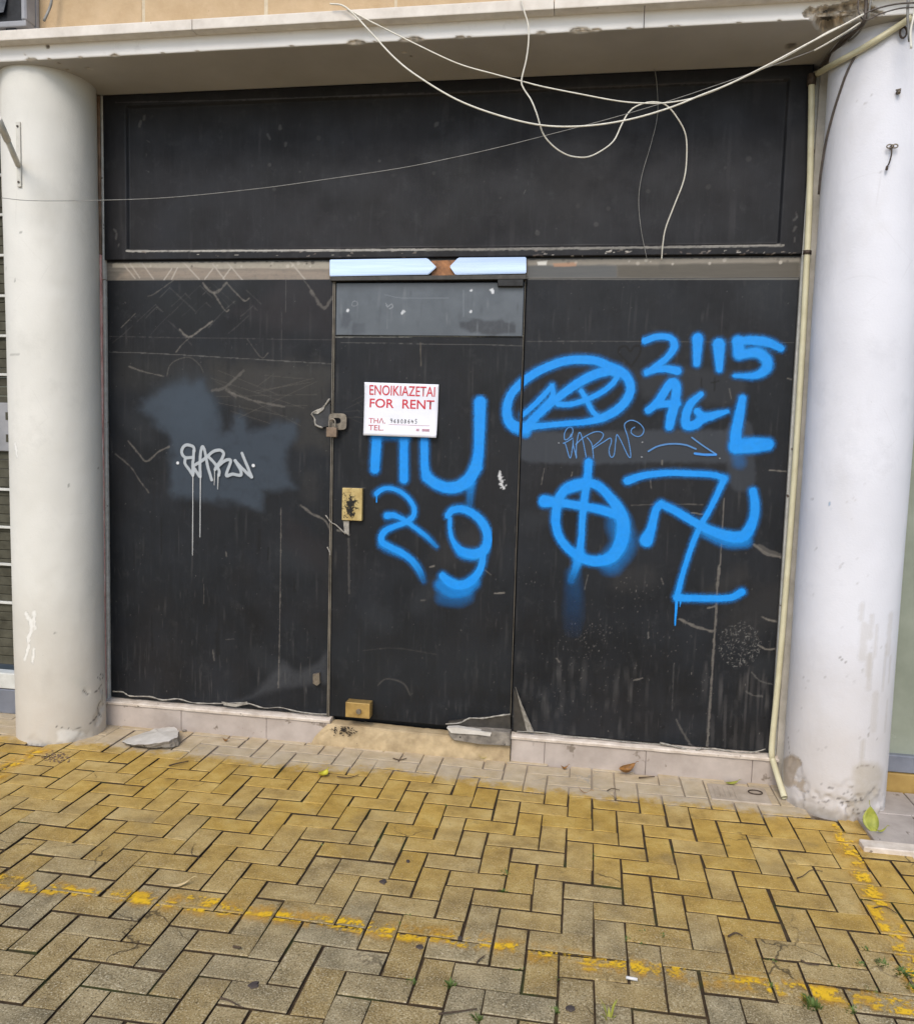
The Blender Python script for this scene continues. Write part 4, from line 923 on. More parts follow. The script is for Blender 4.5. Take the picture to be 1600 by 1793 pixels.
for d in [(90, 228), (822, 222), (1498, 362), (815, 350)]: sg.dot(*KT([d])[0], .004, S(130, 134, 138), .8)
o = link('graffiti_tag', shift(sg.mesh('graffiti_tag', -.0042, .03), pr), M['marker'], pr); tag(o, 'thin blue marker tag with an arrow')
# on the door
sg = gsheet(635, 690, 870, 1075); q6 = lambda w: w/5.714/360; KN = lambda pts: PL(pts, 640, 840, 6.667); qn = lambda w: w/6.667/360
D6 = lambda pts, w, soft=.35, K=K6, q=q6, **k: sg.stroke(K(pts), [q(x) for x in w] if isinstance(w, (list, tuple)) else q(w), BLUE, soft, wob=.05, halo=k.pop('halo', .009), **k)
D6([(232, 600), (225, 740), (215, 880), (210, 980)], [100, 96, 96, 92]); D6([(500, 600), (500, 800), (500, 1080)], [84, 82, 88]); D6([(200, 640), (350, 650), (540, 660)], 60, .9, alpha=.6)
D6([(705, 600), (705, 800), (708, 960), (730, 1060)], [78, 78, 82, 90]); D6([(730, 1060), (820, 1125), (930, 1165), (1050, 1150), (1150, 1080), (1220, 960)], [95, 105, 110, 120, 120, 110]); D6([(1220, 960), (1245, 820), (1255, 600), (1262, 310)], [110, 100, 104, 118]); D6([(1170, 1130), (1160, 1260), (1150, 1400)], [80, 66, 60], 1.0, alpha=.65, fade=[1, .6, .2])
D6([(130, 160), (200, 110), (290, 100), (400, 135), (500, 215), (565, 320), (560, 420), (480, 490), (350, 540), (240, 590), (190, 660), (200, 730), (300, 790), (430, 855), (550, 950), (630, 1060), (680, 1180)], [60, 52, 50, 50, 52, 56, 60, 62, 62, 70, 74, 76, 76, 74, 78, 76, 60], K=KN, q=qn, fade=[1]*13+[1, .9, .7, .25])
D6([(255, 420), (330, 415), (430, 455), (540, 530), (700, 650), (830, 780)], [80, 66, 56, 50, 52, 40], K=KN, q=qn, fade=[1, 1, 1, 1, .9, .5]); D6([(130, 190), (132, 265)], [16, 8], K=KN, q=qn, halo=0)
D6([(960, 420), (1010, 360), (1110, 340), (1230, 380), (1340, 470), (1410, 590), (1425, 720), (1370, 830), (1250, 865), (1120, 830), (1030, 730), (990, 600), (985, 450)], [70, 80, 84, 90, 96, 100, 104, 110, 110, 100, 60, 46, 44], K=KN, q=qn)
D6([(1370, 830), (1365, 950), (1320, 1080), (1220, 1190), (1100, 1230), (980, 1190), (900, 1120)], [76, 76, 84, 100, 110, 110, 84], K=KN, q=qn); D6([(880, 1230), (1000, 1300), (1150, 1290), (1260, 1200)], 150, 1.1, alpha=.6, K=KN, q=qn); D6([(900, 1380), (1080, 1400), (1180, 1360)], 160, 1.4, alpha=.22, K=KN, q=qn); D6([(180, 770), (260, 820), (420, 880)], 70, 1.2, alpha=.35, K=KN, q=qn)
D6([(1100, 860), (1180, 900), (1290, 900)], 70, 1.0, alpha=.6, K=KN, q=qn)
o = link('graffiti_numbers', shift(sg.mesh('graffiti_numbers', -.0055, .03), door), M['blue_spray'], door); tag(o, 'blue sprayed strokes and 29 under the rent notice')

# ---- header plates, glass edges, jambs, plinth, threshold
def plate(poly, y0, y1, name, m, parent, lab=None):
    bm = NB(); prism(bm, [P(*p, y0) for p in poly], y0, y1); bmesh.ops.bevel(bm, geom=list(bm.edges), offset=.0032 if name == 'header_plate' else .0012, segments=2, affect='EDGES')
    o = bobj(name, bm, m, parent)
    if lab: tag(o, lab)
    return o
plate([(577, 454), (748, 451.5), (764, 467), (750, 480), (577, 483)], -.034, -.004, 'header_plate', M['mirror'], shop, 'long polished plate left of the rusty gap, reflecting the sky')
plate([(802, 450.5), (921, 449.5), (921, 478), (797, 480.5), (787, 466)], -.034, -.004, 'header_plate', M['mirror'], shop, 'short polished plate right of the rusty gap, reflecting the sky')
plate([(577, 484), (921, 480), (921, 488), (577, 491)], -.03, -.003, 'header_lip', M['alu_dark'], shop)
plate([(755, 456), (798, 455), (798, 482), (755, 483)], -.014, -.002, 'rusty_block', M['rust'], shop)
bm = NB()
box(bm, XD-.0055, XD-.001, -.010, .02, ZB-.006, ZT-.012, .001); box(bm, XD+.002, XD+.006, -.008, .02, ZB-.006, ZT-.012, .001)
bobj('glass_edge', bm, M['glass_edge'], shop)
bm = NB(); box(bm, XE-.0032, XE-.0012, -.006, .02, ZB-.006, ZT, .0005); bobj('glass_edge', bm, M['glass_edge'], shop)
bm = NB(); box(bm, -2.4845, XL-.001, -.016, .055, .05, ZT, .003); box(bm, -2.4845, XL-.003, -.0185, .055, ZT+.002, ZS-.002, .003); o = bobj('frame_upright', bm, M['alu'], shop)
bm = NB(); box(bm, -2.512, -2.486, -.024, .055, .05, 2.43, .004); o = bobj('jamb_trim', bm, M['pink_trim'], shop); tag(o, 'peeling pink strip beside the column')
bm = NB(); box(bm, -2.512, -2.486, -.024, .055, 2.432, ZS-.002, .004); box(bm, -2.60, -2.514, -.01, .055, .02, ZS-.002, .002); o = bobj('jamb_trim', bm, M['brown_trim'], shop); tag(o, 'brown strip above the pink one')
bm = NB(); box(bm, XR+.001, XR+.026, -.016, .055, .05, ZS-.03, .003); bobj('frame_upright', bm, M['alu'], shop)
bm = NB(); box(bm, XR+.029, 1.06, -.008, .055, .02, ZS-.002, .002); bobj('jamb_return', bm, M['slab_pale'], shop)
# plinths of pale tiles with a sill strip on top
def plinth(x0, x1, seams, zs0, zs1, broken=None):
    bm = NB(); e = [x0]+seams+[x1]
    for a, b in zip(e, e[1:]): box(bm, a+.0008, b-.0008, -.034+random.uniform(-.001, .001), .05, -.02, zs0-.002, .0018)
    o = bobj('plinth', bm, M['tile'], shop)
    bm = NB(); n = int((x1-x0)/.02); pts = []
    ts = bmesh.new(); rows = []
    for i in range(n+1):
        x = x0+(x1-x0)*i/n; w = .006*vnoise(np.array(x*30.), np.array(2.5))-.003; h = zs1+.006*(vnoise(np.array(x*22.), np.array(8.5))-.5)
        rows.append([ts.verts.new(p) for p in [(x, .02, zs0), (x, -.042+w, zs0+.001), (x, -.044+w, zs0+.012), (x, -.038+w, h-.004), (x, -.018, h), (x, .02, h+.002)]])
    for a, b in zip(rows, rows[1:]):
        for k in range(5): ts.faces.new([a[k], b[k], b[k+1], a[k+1]])
    ts.faces.new(rows[0]); ts.faces.new(rows[-1][::-1])
    merge(bm, ts); bobj('sill', bm, M['sill'], o); return o
xb = at(544, 1300, 1, -.035)[0]
o = plinth(-2.50, xb+.10, [P(317, 1290, -.035)[0], P(466, 1290, -.035)[0]], .112, .132); tag(o, 'pale tiled plinth under the panel with the painted-over patch')
o = plinth(P(894, 1310, -.035)[0], .90, [P(953, 1320, -.035)[0], P(1130, 1340, -.035)[0], P(1316, 1360, -.035)[0]], .112, .132); tag(o, 'pale tiled plinth under the blue-sprayed panel')
# sandy threshold under the door (stands proud, diagonal patch edge at its left)
bm = NB(); x1 = P(893, 1310, -.045)[0]; xa = P(542, 1301, -.045)[0]; xb2 = P(572, 1266, -.045)[0]
ts = bmesh.new(); n = 46; rows = []
for i in range(n+1):
    t = i/n; xt = xb2+(x1-xb2)*t; xg = xa+(x1-xa)*t; f = (lambda s: float(vnoise(np.array(t*40.), np.array(s)))-.5)
    top = .108-.012*t+.006*f(1.5)
    rows.append([ts.verts.new(p) for p in [(xg, -.052+.008*f(3.5), -.02), (xg*.7+xt*.3, -.048+.008*f(5.5), top*.35), (xt*.7+xg*.3, -.046+.006*f(7.5), top*.72), (xt, -.041+.004*f(9.5), top-.006), (xt, -.03, top), (xt, .03, top+.003)]])
for a, b in zip(rows, rows[1:]):
    for k in range(5): ts.faces.new([a[k], b[k], b[k+1], a[k+1]])
ts.faces.new(rows[0]); merge(bm, ts)
o = bobj('threshold', bm, M['cement'], shop); tag(o, 'rough sandy cement step under the door')
sg = Sheet(P(575, 1300)[0], P(640, 1300)[0], .03, .11, .002)
for _ in range(60):
    u, v = random.gauss(603, 13), random.gauss(1276, 5); x, z = P(u, v, -.05); sg.stroke([(x, z), (x+random.uniform(-.01, .01), z+random.uniform(-.006, .006))], random.uniform(.003, .007), S(26, 22, 18), .4, .95, wob=.6, smooth=False)
link('black_splatter', shift(sg.mesh('black_splatter', -.0575, .1), o), M['marker'], o)
bm = NB(); a = P(786, 1290, -.07); b = P(893, 1306, -.07)
ts = bmesh.new(); poly = [(P(783, 1277, -.07)), (P(850, 1280, -.07)), (P(893, 1283, -.07)), (P(893, 1307, -.07)), (P(840, 1303, -.07)), (P(795, 1297, -.07)), (P(787, 1290, -.07))]
prism(ts, poly, -.072, -.01); bmesh.ops.bevel(ts, geom=list(ts.edges), offset=.004, segments=1, affect='EDGES'); merge(bm, ts)
slab = bobj('broken_step_piece', bm, M['slab_grey'], shop); tag(slab, 'grey broken slab at the right end of the step')
bm = NB(); prism(bm, [P(782, 1275, -.08), P(800, 1274, -.08), P(860, 1284, -.08), P(858, 1290, -.08), P(838, 1287, -.08), P(790, 1284, -.08)], -.08, -.05); bobj('pale_strip', bm, M['slab_pale'], slab)
bm = NB(); prism(bm, [P(785, 1264, -.02), P(830, 1258, -.02), P(893, 1252, -.02), P(894, 1279, -.02), P(790, 1274, -.02)], -.022, -.003); o = bobj('door_foot_strip', bm, M['alu_dark'], shop)
# torn film edges
def ribbon_path(px, y, r, name, m, parent):
    bm = NB(); pts = [at(u, v, 1, y+random.uniform(-.006, .004)) for u, v in px]; pts = smooth_path(pts, 4)
    rr = [r*random.uniform(.5, 1.4) for _ in pts]; tube(bm, pts, rr, 6); return bobj(name, bm, m, parent)
ribbon_path([(198, 1211), (215, 1212), (228, 1219), (262, 1220), (285, 1226), (312, 1224), (340, 1231), (390, 1232), (430, 1231), (462, 1240), (490, 1239), (520, 1246), (550, 1250), (572, 1251)], -.02, .0035, 'film_edge', M['film_edge'], pl)
bm = NB(); a = [(388, 1229), (412, 1233), (432, 1229), (435, 1233), (412, 1238), (392, 1235)]; prism(bm, [P(*p, -.03) for p in a], -.032, -.026); bobj('film_scrap', bm, M['film_edge'], pl)
ribbon_path([(905, 1281), (950, 1283), (1000, 1290), (1050, 1294), (1100, 1300), (1150, 1303), (1190, 1309), (1215, 1312), (1250, 1311), (1290, 1318), (1320, 1317), (1340, 1312)], -.02, .0032, 'film_edge', M['film_edge'], pr)
ribbon_path([(1155, 1301), (1185, 1308), (1212, 1316), (1228, 1310)], -.028, .004, 'film_edge', M['film_edge'], pr)
ribbon_path([(780, 1268), (805, 1266), (822, 1258), (845, 1258), (870, 1254), (893, 1251)], -.02, .004, 'film_edge', M['film_edge'], door)
bm = NB()      # curled triangular flap of film
f1, f2, f3, f4 = at(902, 1203, 1, -.008), at(914, 1236, 1, -.022), at(934, 1281, 1, -.03), at(922, 1281, 1, -.012)
vs = [bm.verts.new(p) for p in (f1, f2, f3, f4)]; bm.faces.new(vs); r_ = bmesh.ops.extrude_face_region(bm, geom=list(bm.faces)); bmesh.ops.translate(bm, verts=[v for v in r_['geom'] if isinstance(v, bmesh.types.BMVert)], vec=(.001, .003, 0))
bobj('film_flap', bm, M['film_edge'], pr)
bm = NB(); prism(bm, [P(*p, -.006) for p in [(900, 1206), (908, 1226), (922, 1262), (928, 1283), (899, 1281)]], -.0062, -.003); bobj('bare_glass', bm, M['alu_dark'], pr)
for px, r in [([(570, 902), (580, 915), (588, 919), (605, 935)], .003), ([(573, 958), (577, 966), (578, 972)], .003)]: ribbon_path(px, -.012, r, 'film_crease', M['film_edge'], door)
# brass lock, hasp, floor lock on the door
bm = NB(); a = P(600, 854, -.022); b = P(634, 912, -.022); box(bm, a[0], b[0], -.03, -.003, b[1], a[1], .003, 2); bobj('lock_plate', bm, M['splat'], door)
bm = NB(); prism(bm, [P(601, 912, -.012), P(611, 912, -.012), P(611, 938, -.012), P(603, 932, -.012)], -.014, -.003); bobj('torn_tape', bm, M['film_edge'], door)
bm = NB(); a = P(606, 1228, -.05); b = P(648, 1258, -.05); box(bm, a[0], b[0], -.062, -.003, b[1], a[1], .004, 2); fl = bobj('floor_lock', bm, M['brass'], door)
bm = NB(); p = at(628, 1246, 1, -.065); cyl(bm, (p[0], -.061, p[2]), (p[0], -.071, p[2]), .013, 18); bobj('lock_cylinder', bm, M['steel'], fl)
bm = NB(); prism(bm, [P(549, 1180, -.01), P(560, 1178, -.01), P(561, 1196, -.01), P(556, 1200, -.01), P(549, 1196, -.01)], -.02, -.002); bobj('bolt_block', bm, M['steel'], pl)
bm = NB()   # hasp with a slot
def ring_plate(bm, out, inn, y0, y1):
    n = len(out); A0 = [bm.verts.new((x, y0, z)) for x, z in out]; B0 = [bm.verts.new((x, y0, z)) for x, z in inn]; A1 = [bm.verts.new((x, y1, z)) for x, z in out]; B1 = [bm.verts.new((x, y1, z)) for x, z in inn]
    for i in range(n):
        j = (i+1) % n; bm.faces.new([A0[i], A0[j], B0[j], B0[i]]); bm.faces.new([A1[i], B1[i], B1[j], A1[j]]); bm.faces.new([A0[i], A1[i], A1[j], A0[j]]); bm.faces.new([B0[i], B0[j], B1[j], B1[i]])
cx, cz = P(591, 738, -.03); W2, H2 = .045, .040
out = [(cx+W2*math.copysign(abs(math.cos(t))**.45, math.cos(t)), cz+H2*math.copysign(abs(math.sin(t))**.45, math.sin(t))) for t in np.linspace(0, 2*PI, 28, endpoint=False)]
inn = [(cx-.004+.020*math.copysign(abs(math.cos(t))**.7, math.cos(t)), cz+.004+.014*math.copysign(abs(math.sin(t))**.7, math.sin(t))) for t in np.linspace(0, 2*PI, 28, endpoint=False)]
ring_plate(bm, out, inn, -.030, -.024); a = P(592, 730, -.02); box(bm, cx-.025, cx-.004, -.0235, .0, cz-.03, cz-.018, .001)
bobj('hasp', bm, M['steel'], door)
bm = NB(); prism(bm, [P(*p, -.014) for p in [(547, 723), (562, 716), (571, 705), (578, 699), (578, 745), (566, 748), (553, 744), (549, 734)]], -.016, -.006)
tf = bobj('torn_film', bm, M['film_dark'], pl)
ribbon_path([(577, 698), (571, 707), (562, 716), (546, 723), (551, 733), (553, 744), (565, 749)], -.02, .0045, 'film_edge', M['film_edge'], tf)
bm = NB(); prism(bm, [P(*p, -.02) for p in [(546, 723), (562, 716), (572, 705), (566, 718), (556, 725)]], -.022, -.0165); bobj('film_fold', bm, M['film_edge'], tf)
pk = P(581, 755, -.05); loc = (pk[0], -.047, pk[1]); lock = thing('padlock', 'small tarnished padlock hanging from the steel hasp on the black door', 'padlock', loc)
bm = NB(); box(bm, loc[0]-.026, loc[0]+.026, -.060, -.036, loc[2]-.028, loc[2]+.018, .003, 2); bobj('lock_body', bm, M['padlock'], lock)
bm = NB(); tube(bm, smooth_path([(loc[0]-.015, -.048, loc[2]+.016), (loc[0]-.015, -.047, loc[2]+.045), (loc[0]-.008, -.047, loc[2]+.057), (loc[0]+.008, -.047, loc[2]+.057), (loc[0]+.015, -.047, loc[2]+.045), (loc[0]+.015, -.048, loc[2]+.016)], 4), .0045, 8); bobj('shackle', bm, M['steel'], lock)

# ------------------------------------------------------------------ rent notice
s00, s10, s11, s01 = [np.array(P(*p, -.012)) for p in [(637, 762), (765, 766.5), (768, 673), (638.5, 669)]]
sign = thing('rent_notice', 'white FOR RENT paper notice with red print and handwriting on the black door', 'sign', (s00[0], -.01, s00[1]))
def sp(u, v, d=0.0):       # u,v in 0..1 on the paper
    p = s00*(1-u)*(1-v)+s10*u*(1-v)+s11*u*v+s01*(1-u)*v
    y = -.010-.012*(1-v)**2-.004*math.sin(u*5)*(1-v)-.003*abs(u-.5)-.014*(u*(1-v))**5-.006*((1-u)*v)**6
    return Vector((p[0], y-d, p[1]))
bm = NB(); n, m = 24, 18
gv = [[bm.verts.new(sp(i/n, j/m)) for i in range(n+1)] for j in range(m+1)]; gb = [[bm.verts.new(sp(i/n, j/m, -.0012)) for i in range(n+1)] for j in range(m+1)]
for j in range(m):
    for i in range(n):
        bm.faces.new([gv[j][i], gv[j][i+1], gv[j+1][i+1], gv[j+1][i]]).smooth = True; bm.faces.new([gb[j][i], gb[j+1][i], gb[j+1][i+1], gb[j][i+1]])
for i in range(n): bm.faces.new([gv[0][i], gb[0][i], gb[0][i+1], gv[0][i+1]]); bm.faces.new([gv[m][i], gv[m][i+1], gb[m][i+1], gb[m][i]])
for j in range(m): bm.faces.new([gv[j][0], gv[j+1][0], gb[j+1][0], gb[j][0]]); bm.faces.new([gv[j][n], gb[j][n], gb[j+1][n], gv[j+1][n]])
bobj('paper_sheet', bm, M['paper'], sign)
def text_mesh(txt, u0, u1, v0, v1, m, name, bold=.0, d=.0012):
    cu = bpy.data.curves.new('t', 'FONT'); cu.body = txt; cu.offset = bold; cu.resolution_u = 6
    ob = bpy.data.objects.new('t', cu); C.objects.link(ob)
    dg = bpy.context.evaluated_depsgraph_get(); me = bpy.data.meshes.new_from_object(ob.evaluated_get(dg)); bpy.data.objects.remove(ob); bpy.data.curves.remove(cu)
    bm = NB(); bm.from_mesh(me); bpy.data.meshes.remove(me)
    xs = [v.co.x for v in bm.verts]; ys = [v.co.y for v in bm.verts]; ax, bx, ay, by = min(xs), max(xs), min(ys), max(ys)
    for v in bm.verts: v.co = sp(u0+(v.co.x-ax)/(bx-ax)*(u1-u0), v0+(v.co.y-ay)/(by-ay)*(v1-v0), d)
    return bobj(name, bm, m, sign)
text_mesh('ENOIKIAZETAI', .07, .955, .765, .955, M['red_ink'], 'printed_line', .006)
text_mesh('FOR', .075, .405, .53, .70, M['red_ink'], 'printed_word', .012); text_mesh('RENT', .52, .95, .53, .70, M['red_ink'], 'printed_word', .012)
text_mesh('THΛ.', .07, .30, .235, .335, M['red_faded'], 'printed_word', .006)
text_mesh('TEL.', .07, .28, .10, .20, M['red_faded'], 'printed_word', .006)
bm = NB()
DIG = {'9': [(.8, .7), (.5, .5), (.2, .7), (.4, 1), (.75, .9), (.75, .4), (.5, 0)], '6': [(.75, .95), (.35, .7), (.2, .3), (.45, 0), (.75, .2), (.6, .5), (.25, .35)], '8': [(.7, .85), (.4, 1), (.25, .75), (.7, .3), (.45, 0), (.2, .2), (.7, .75)], '0': [(.5, 1), (.2, .6), (.3, .1), (.6, 0), (.8, .5), (.5, 1)], '4': [(.3, 1), (.15, .45), (.85, .5)], '4b': [(.6, .8), (.55, 0)], '5': [(.8, 1), (.35, .95), (.3, .6), (.7, .5), (.65, .1), (.2, 0)]}
def hand(bm, pts, u0, v0, su, sv):
    q = smooth_path([(u0+a*su, v0+b*sv, 0) for a, b in pts], 4); pth = [sp(a[0], a[1], .0016) for a in q]; tube(bm, pth, .0011, 5)
uu = .36
for ch in '96808645':
    hand(bm, DIG[ch], uu, .255, .04, .075+random.uniform(-.01, .01))
    if ch == '4': hand(bm, DIG['4b'], uu, .255, .04, .075)
    uu += .0475
bobj('handwriting', bm, M['pen'], sign)
bm = NB()
for k, (a, b) in enumerate([(.72, .76), (.80, .90)]):
    for r in range(3): tube(bm, [sp(a, .12+.016*r, .0012), sp(b, .12+.016*r, .0012)], .0014, 5)
tube(bm, [sp(.35, .222, .0012), sp(.6, .222, .0012), sp(.9, .222, .0012)], .0007, 5)
bobj('small_print', bm, M['pink_ink'], sign)

# ------------------------------------------------------------------ pipes and cables
def chain(px, ys, n=5): return smooth_path([at(u, v, 1, y) for (u, v), y in zip(px, ys)], n)
bm = NB(); pp = [(1421, 142), (1420, 220), (1417, 350), (1413, 445), (1405, 600), (1394, 780), (1382, 950), (1366, 1150), (1353, 1285)]
path = [at(u, v, 1, -.04) for u, v in pp]+[at(1351, 1318, 1, -.045), at(1354, 1336, 1, -.055)]; e = G(1373, 1397, .015); path += [e]
path = smooth_path(path, 5); tube(bm, path, .0135, 14, cap=False); ri = tube(bm, path[::-1], .0105, 12, cap=False)
pipe = bobj('drain_pipe', bm, M['pipe'], origin=(XR, -.04, 0)); tag(pipe, 'cream plastic drain pipe beside the cool white column, kicking out at its foot', 'pipe')
bm = NB(); p = at(1413, 442, 1, -.04); cyl(bm, (p[0], -.04, p[2]-.008), (p[0]+.001, -.04, p[2]+.008), .0175, 14); bobj('pipe_clip', bm, M['bolt'], pipe); bm = NB(); p2 = at(1421, 136, 1, -.04); cyl(bm, (p2[0], -.04, p2[2]-.03), (p2[0], -.04, p2[2]+.015), .018, 14); bobj('pipe_cap', bm, M['bolt'], pipe)
def outside(u, v, off):      # first point along the sight line that clears the column and the beam
    for y in np.arange(-.03, -.8, -.005):
        p = at(u, v, 1, y)
        if math.hypot(p[0]-CR[0], p[1]-CR[1]) > RR+off and p[2] < ZS-off and p[2] > 2: return p
cpts = [outside(u, v, .0145) for u, v in [(1428, 130), (1452, 116), (1478, 102), (1505, 87), (1535, 69), (1565, 50), (1596, 30)]]
bm = NB(); tube(bm, smooth_path(cpts, 3), .0125, 14); o = bobj('conduit', bm, M['pipe'], origin=tuple(cpts[0])); tag(o, 'cream conduit slanting from the pipe top along the beam to the broken corner', 'pipe')
yc = -.475
def cable(name, px, ys, r, m, label, cat='cable', group=None):
    if np.isscalar(ys): ys = [ys]*len(px)
    bm = NB(); pth = chain(px, ys, 6); tube(bm, pth, r, 8); o = bobj(name, bm, m, origin=tuple(pth[0])); tag(o, label, cat, group); return o
A_px = [(578, 6), (600, 9), (620, 25), (650, 57), (690, 100), (730, 132), (800, 174), (875, 202), (950, 219), (1025, 220), (1100, 209), (1170, 189), (1225, 167), (1280, 145), (1350, 110), (1425, 70), (1475, 44), (1512, 24)]
cable('cable', A_px, yc, .0036, M['cable_white'], 'thick white cable, the deeper of two sagging from the ledge to the broken corner', group='cables hanging over the fascia')
B_px = [(596, 7), (630, 27), (675, 50), (725, 75), (800, 110), (865, 129), (915, 142), (950, 151), (1015, 164), (1080, 176), (1125, 180), (1170, 179), (1225, 168), (1285, 143), (1352, 111), (1400, 85), (1450, 55), (1490, 38)]
cable('cable', B_px, yc+.014, .0028, M['cable_white'], 'thinner white cable, the shallower of two sagging from the ledge to the broken corner', group='cables hanging over the fascia')
C_px = [(910, -8), (918, 20), (925, 45), (925, 75), (921, 105), (913, 140), (917, 155), (930, 175), (940, 200), (950, 232), (965, 252), (985, 267), (1005, 274), (1030, 274), (1055, 262), (1075, 245), (1088, 218), (1100, 197), (1115, 185), (1140, 178), (1165, 183), (1185, 205), (1200, 235), (1202, 275), (1197, 315), (1180, 360), (1165, 400), (1160, 430), (1158, 455)]
cable('cable', C_px, [yc]*8+list(np.linspace(yc, -.03, len(C_px)-8)), .0030, M['cable_white'], 'loose white cable dropping from the ledge in a wavy loop down to the header rail', group='cables hanging over the fascia')
D_px = [(2, 346), (60, 351), (180, 350), (300, 345), (450, 330), (560, 315), (700, 294), (800, 274), (875, 257), (950, 238), (1050, 212), (1150, 183), (1250, 150), (1330, 122), (1430, 85), (1500, 48)]
cable('wire', D_px, -.43, .0015, M['cable_grey'], 'hair-thin grey wire stretched across the whole fascia from the left column', group='cables hanging over the fascia')
cable('wire', [(1146, 118), (1150, 150), (1151, 200), (1140, 250), (1124, 305), (1118, 350), (1122, 400), (1132, 452)], list(np.linspace(-.03, -.02, 8)), .0015, M['cable_grey'], 'thin grey wire hanging loosely in front of the black fascia, beside the loop end', group='cables hanging over the fascia')
cable('wire', [(1130, -10), (1128, 20), (1127, 49)], [-.462, -.43, -.404], .0016, M['cable_dark'], 'short dark wire end hanging on the white beam face', group='cables hanging over the fascia')
cable('cable', [(1516, -14), (1516, 10), (1512, 38), (1498, 52), (1478, 66), (1455, 92), (1436, 118)], [-.43, -.425, -.42, -.36, -.28, -.14, -.03], .0068, M['cable_dark'], 'thick dark cable bundle bending round the broken corner and in under the beam', group='cables at the broken corner')
cable('cable', [(1512, 38), (1490, 62), (1466, 84), (1444, 112)], [-.405, -.31, -.2, -.06], .0055, M['cable_dark'], 'dark cable running in under the beam beside the thick bundle', group='cables at the broken corner')
cable('cable', [(1425, 88), (1445, 77), (1465, 65), (1485, 53), (1506, 39)], -.44, .0032, M['cable_white'], 'short white cable length joined to the hair-thin wire below the broken corner', group='cables at the broken corner')
cable('cable', [(1526, -12), (1522, 14), (1518, 34), (1500, 60), (1474, 80), (1448, 106)], [-.45, -.44, -.42, -.33, -.2, -.07], .0036, M['cable_grey'], 'pale grey cable among the dark ones curling under the beam at the broken corner', group='cables at the broken corner')
cable('cable', [(1506, -12), (1502, 8), (1506, 28), (1518, 34), (1540, 24), (1575, 14), (1610, 12)], -.46, .0026, M['cable_dark'], 'thin dark cable looping through the broken corner and away to the right', group='cables at the broken corner')
cp = [at_cyl(u, v, CR, RR+.006) for u, v in [(1500, 92), (1484, 122), (1470, 160), (1456, 205), (1445, 250), (1437, 300), (1433, 340)]]
bm = NB(); tube(bm, smooth_path(cp, 5), .0045, 8); o = bobj('cable', bm, M['cable_dark'], origin=tuple(cp[0])); tag(o, 'dark cable slanting down the left side of the cool white column', 'cable', 'cables at the broken corner')
cable('cable', [(1500, 30), (1530, 16), (1565, 7), (1600, 4), (1640, 4)], -.47, .0032, M['cable_dark'], 'dark cable leaving the broken corner to the right along the beam', group='cables at the broken corner')
cable('cable', [(1590, -10), (1589, 30), (1592, 72)], -.455, .0052, M['cable_grey'], 'grey cable hanging straight at the picture edge over the cool white column', group='cables at the broken corner')
cable('cable', [(1604, -6), (1600, 25), (1594, 55), (1595, 84)], -.48, .0042, M['cable_white'], 'short white cable end hanging at the picture edge over the cool white column', group='cables at the broken corner')

# ------------------------------------------------------------------ fittings on the columns
p = at_cyl(34, 270, CL, RL); loc = tuple(p); nrm = Vector((p[0]-CL[0], p[1]-CL[1], 0)).normalized(); tng = Vector((-nrm.y, nrm.x, 0)); pv = Vector(p)
br = thing('flag_bracket', 'white-painted tube bracket screwed to the left column', 'bracket', loc)
zt_, zb_ = at_cyl(30, 214, CL, RL)[2], at_cyl(35, 327, CL, RL)[2]
bm = NB(); w = .011
for (o0, o1) in [(0, .006)]:
    v = []
    for z in (zb_, zt_):
        for s_ in (-1, 1):
            for o_ in (.001, .007): v.append(bm.verts.new(Vector((pv.x, pv.y, z))+tng*w*s_+nrm*o_))
    for f in [(0, 1, 3, 2), (4, 6, 7, 5), (0, 4, 5, 1), (2, 3, 7, 6), (1, 5, 7, 3), (0, 2, 6, 4)]: bm.faces.new([v[i] for i in f])
bobj('back_plate', bm, M['bracket'], br)
for z in (zt_-.02, zb_+.02):
    bm = NB(); q = Vector((pv.x, pv.y, z)); cyl(bm, q+nrm*.006, q+nrm*.011, .005, 10); bobj('screw', bm, M['bolt'], br)
q0 = Vector((pv.x, pv.y, at_cyl(34, 290, CL, RL)[2]))+nrm*.008; q1 = Vector(at(-4, 206, 1, -.62))
bm = NB(); tube(bm, [q0, q0*.75+q1*.25, q0*.45+q1*.55], .0125, 14); tube(bm, [q0*.45+q1*.55, q1], .0155, 14); bobj('holder_tube', bm, M['bracket'], br)
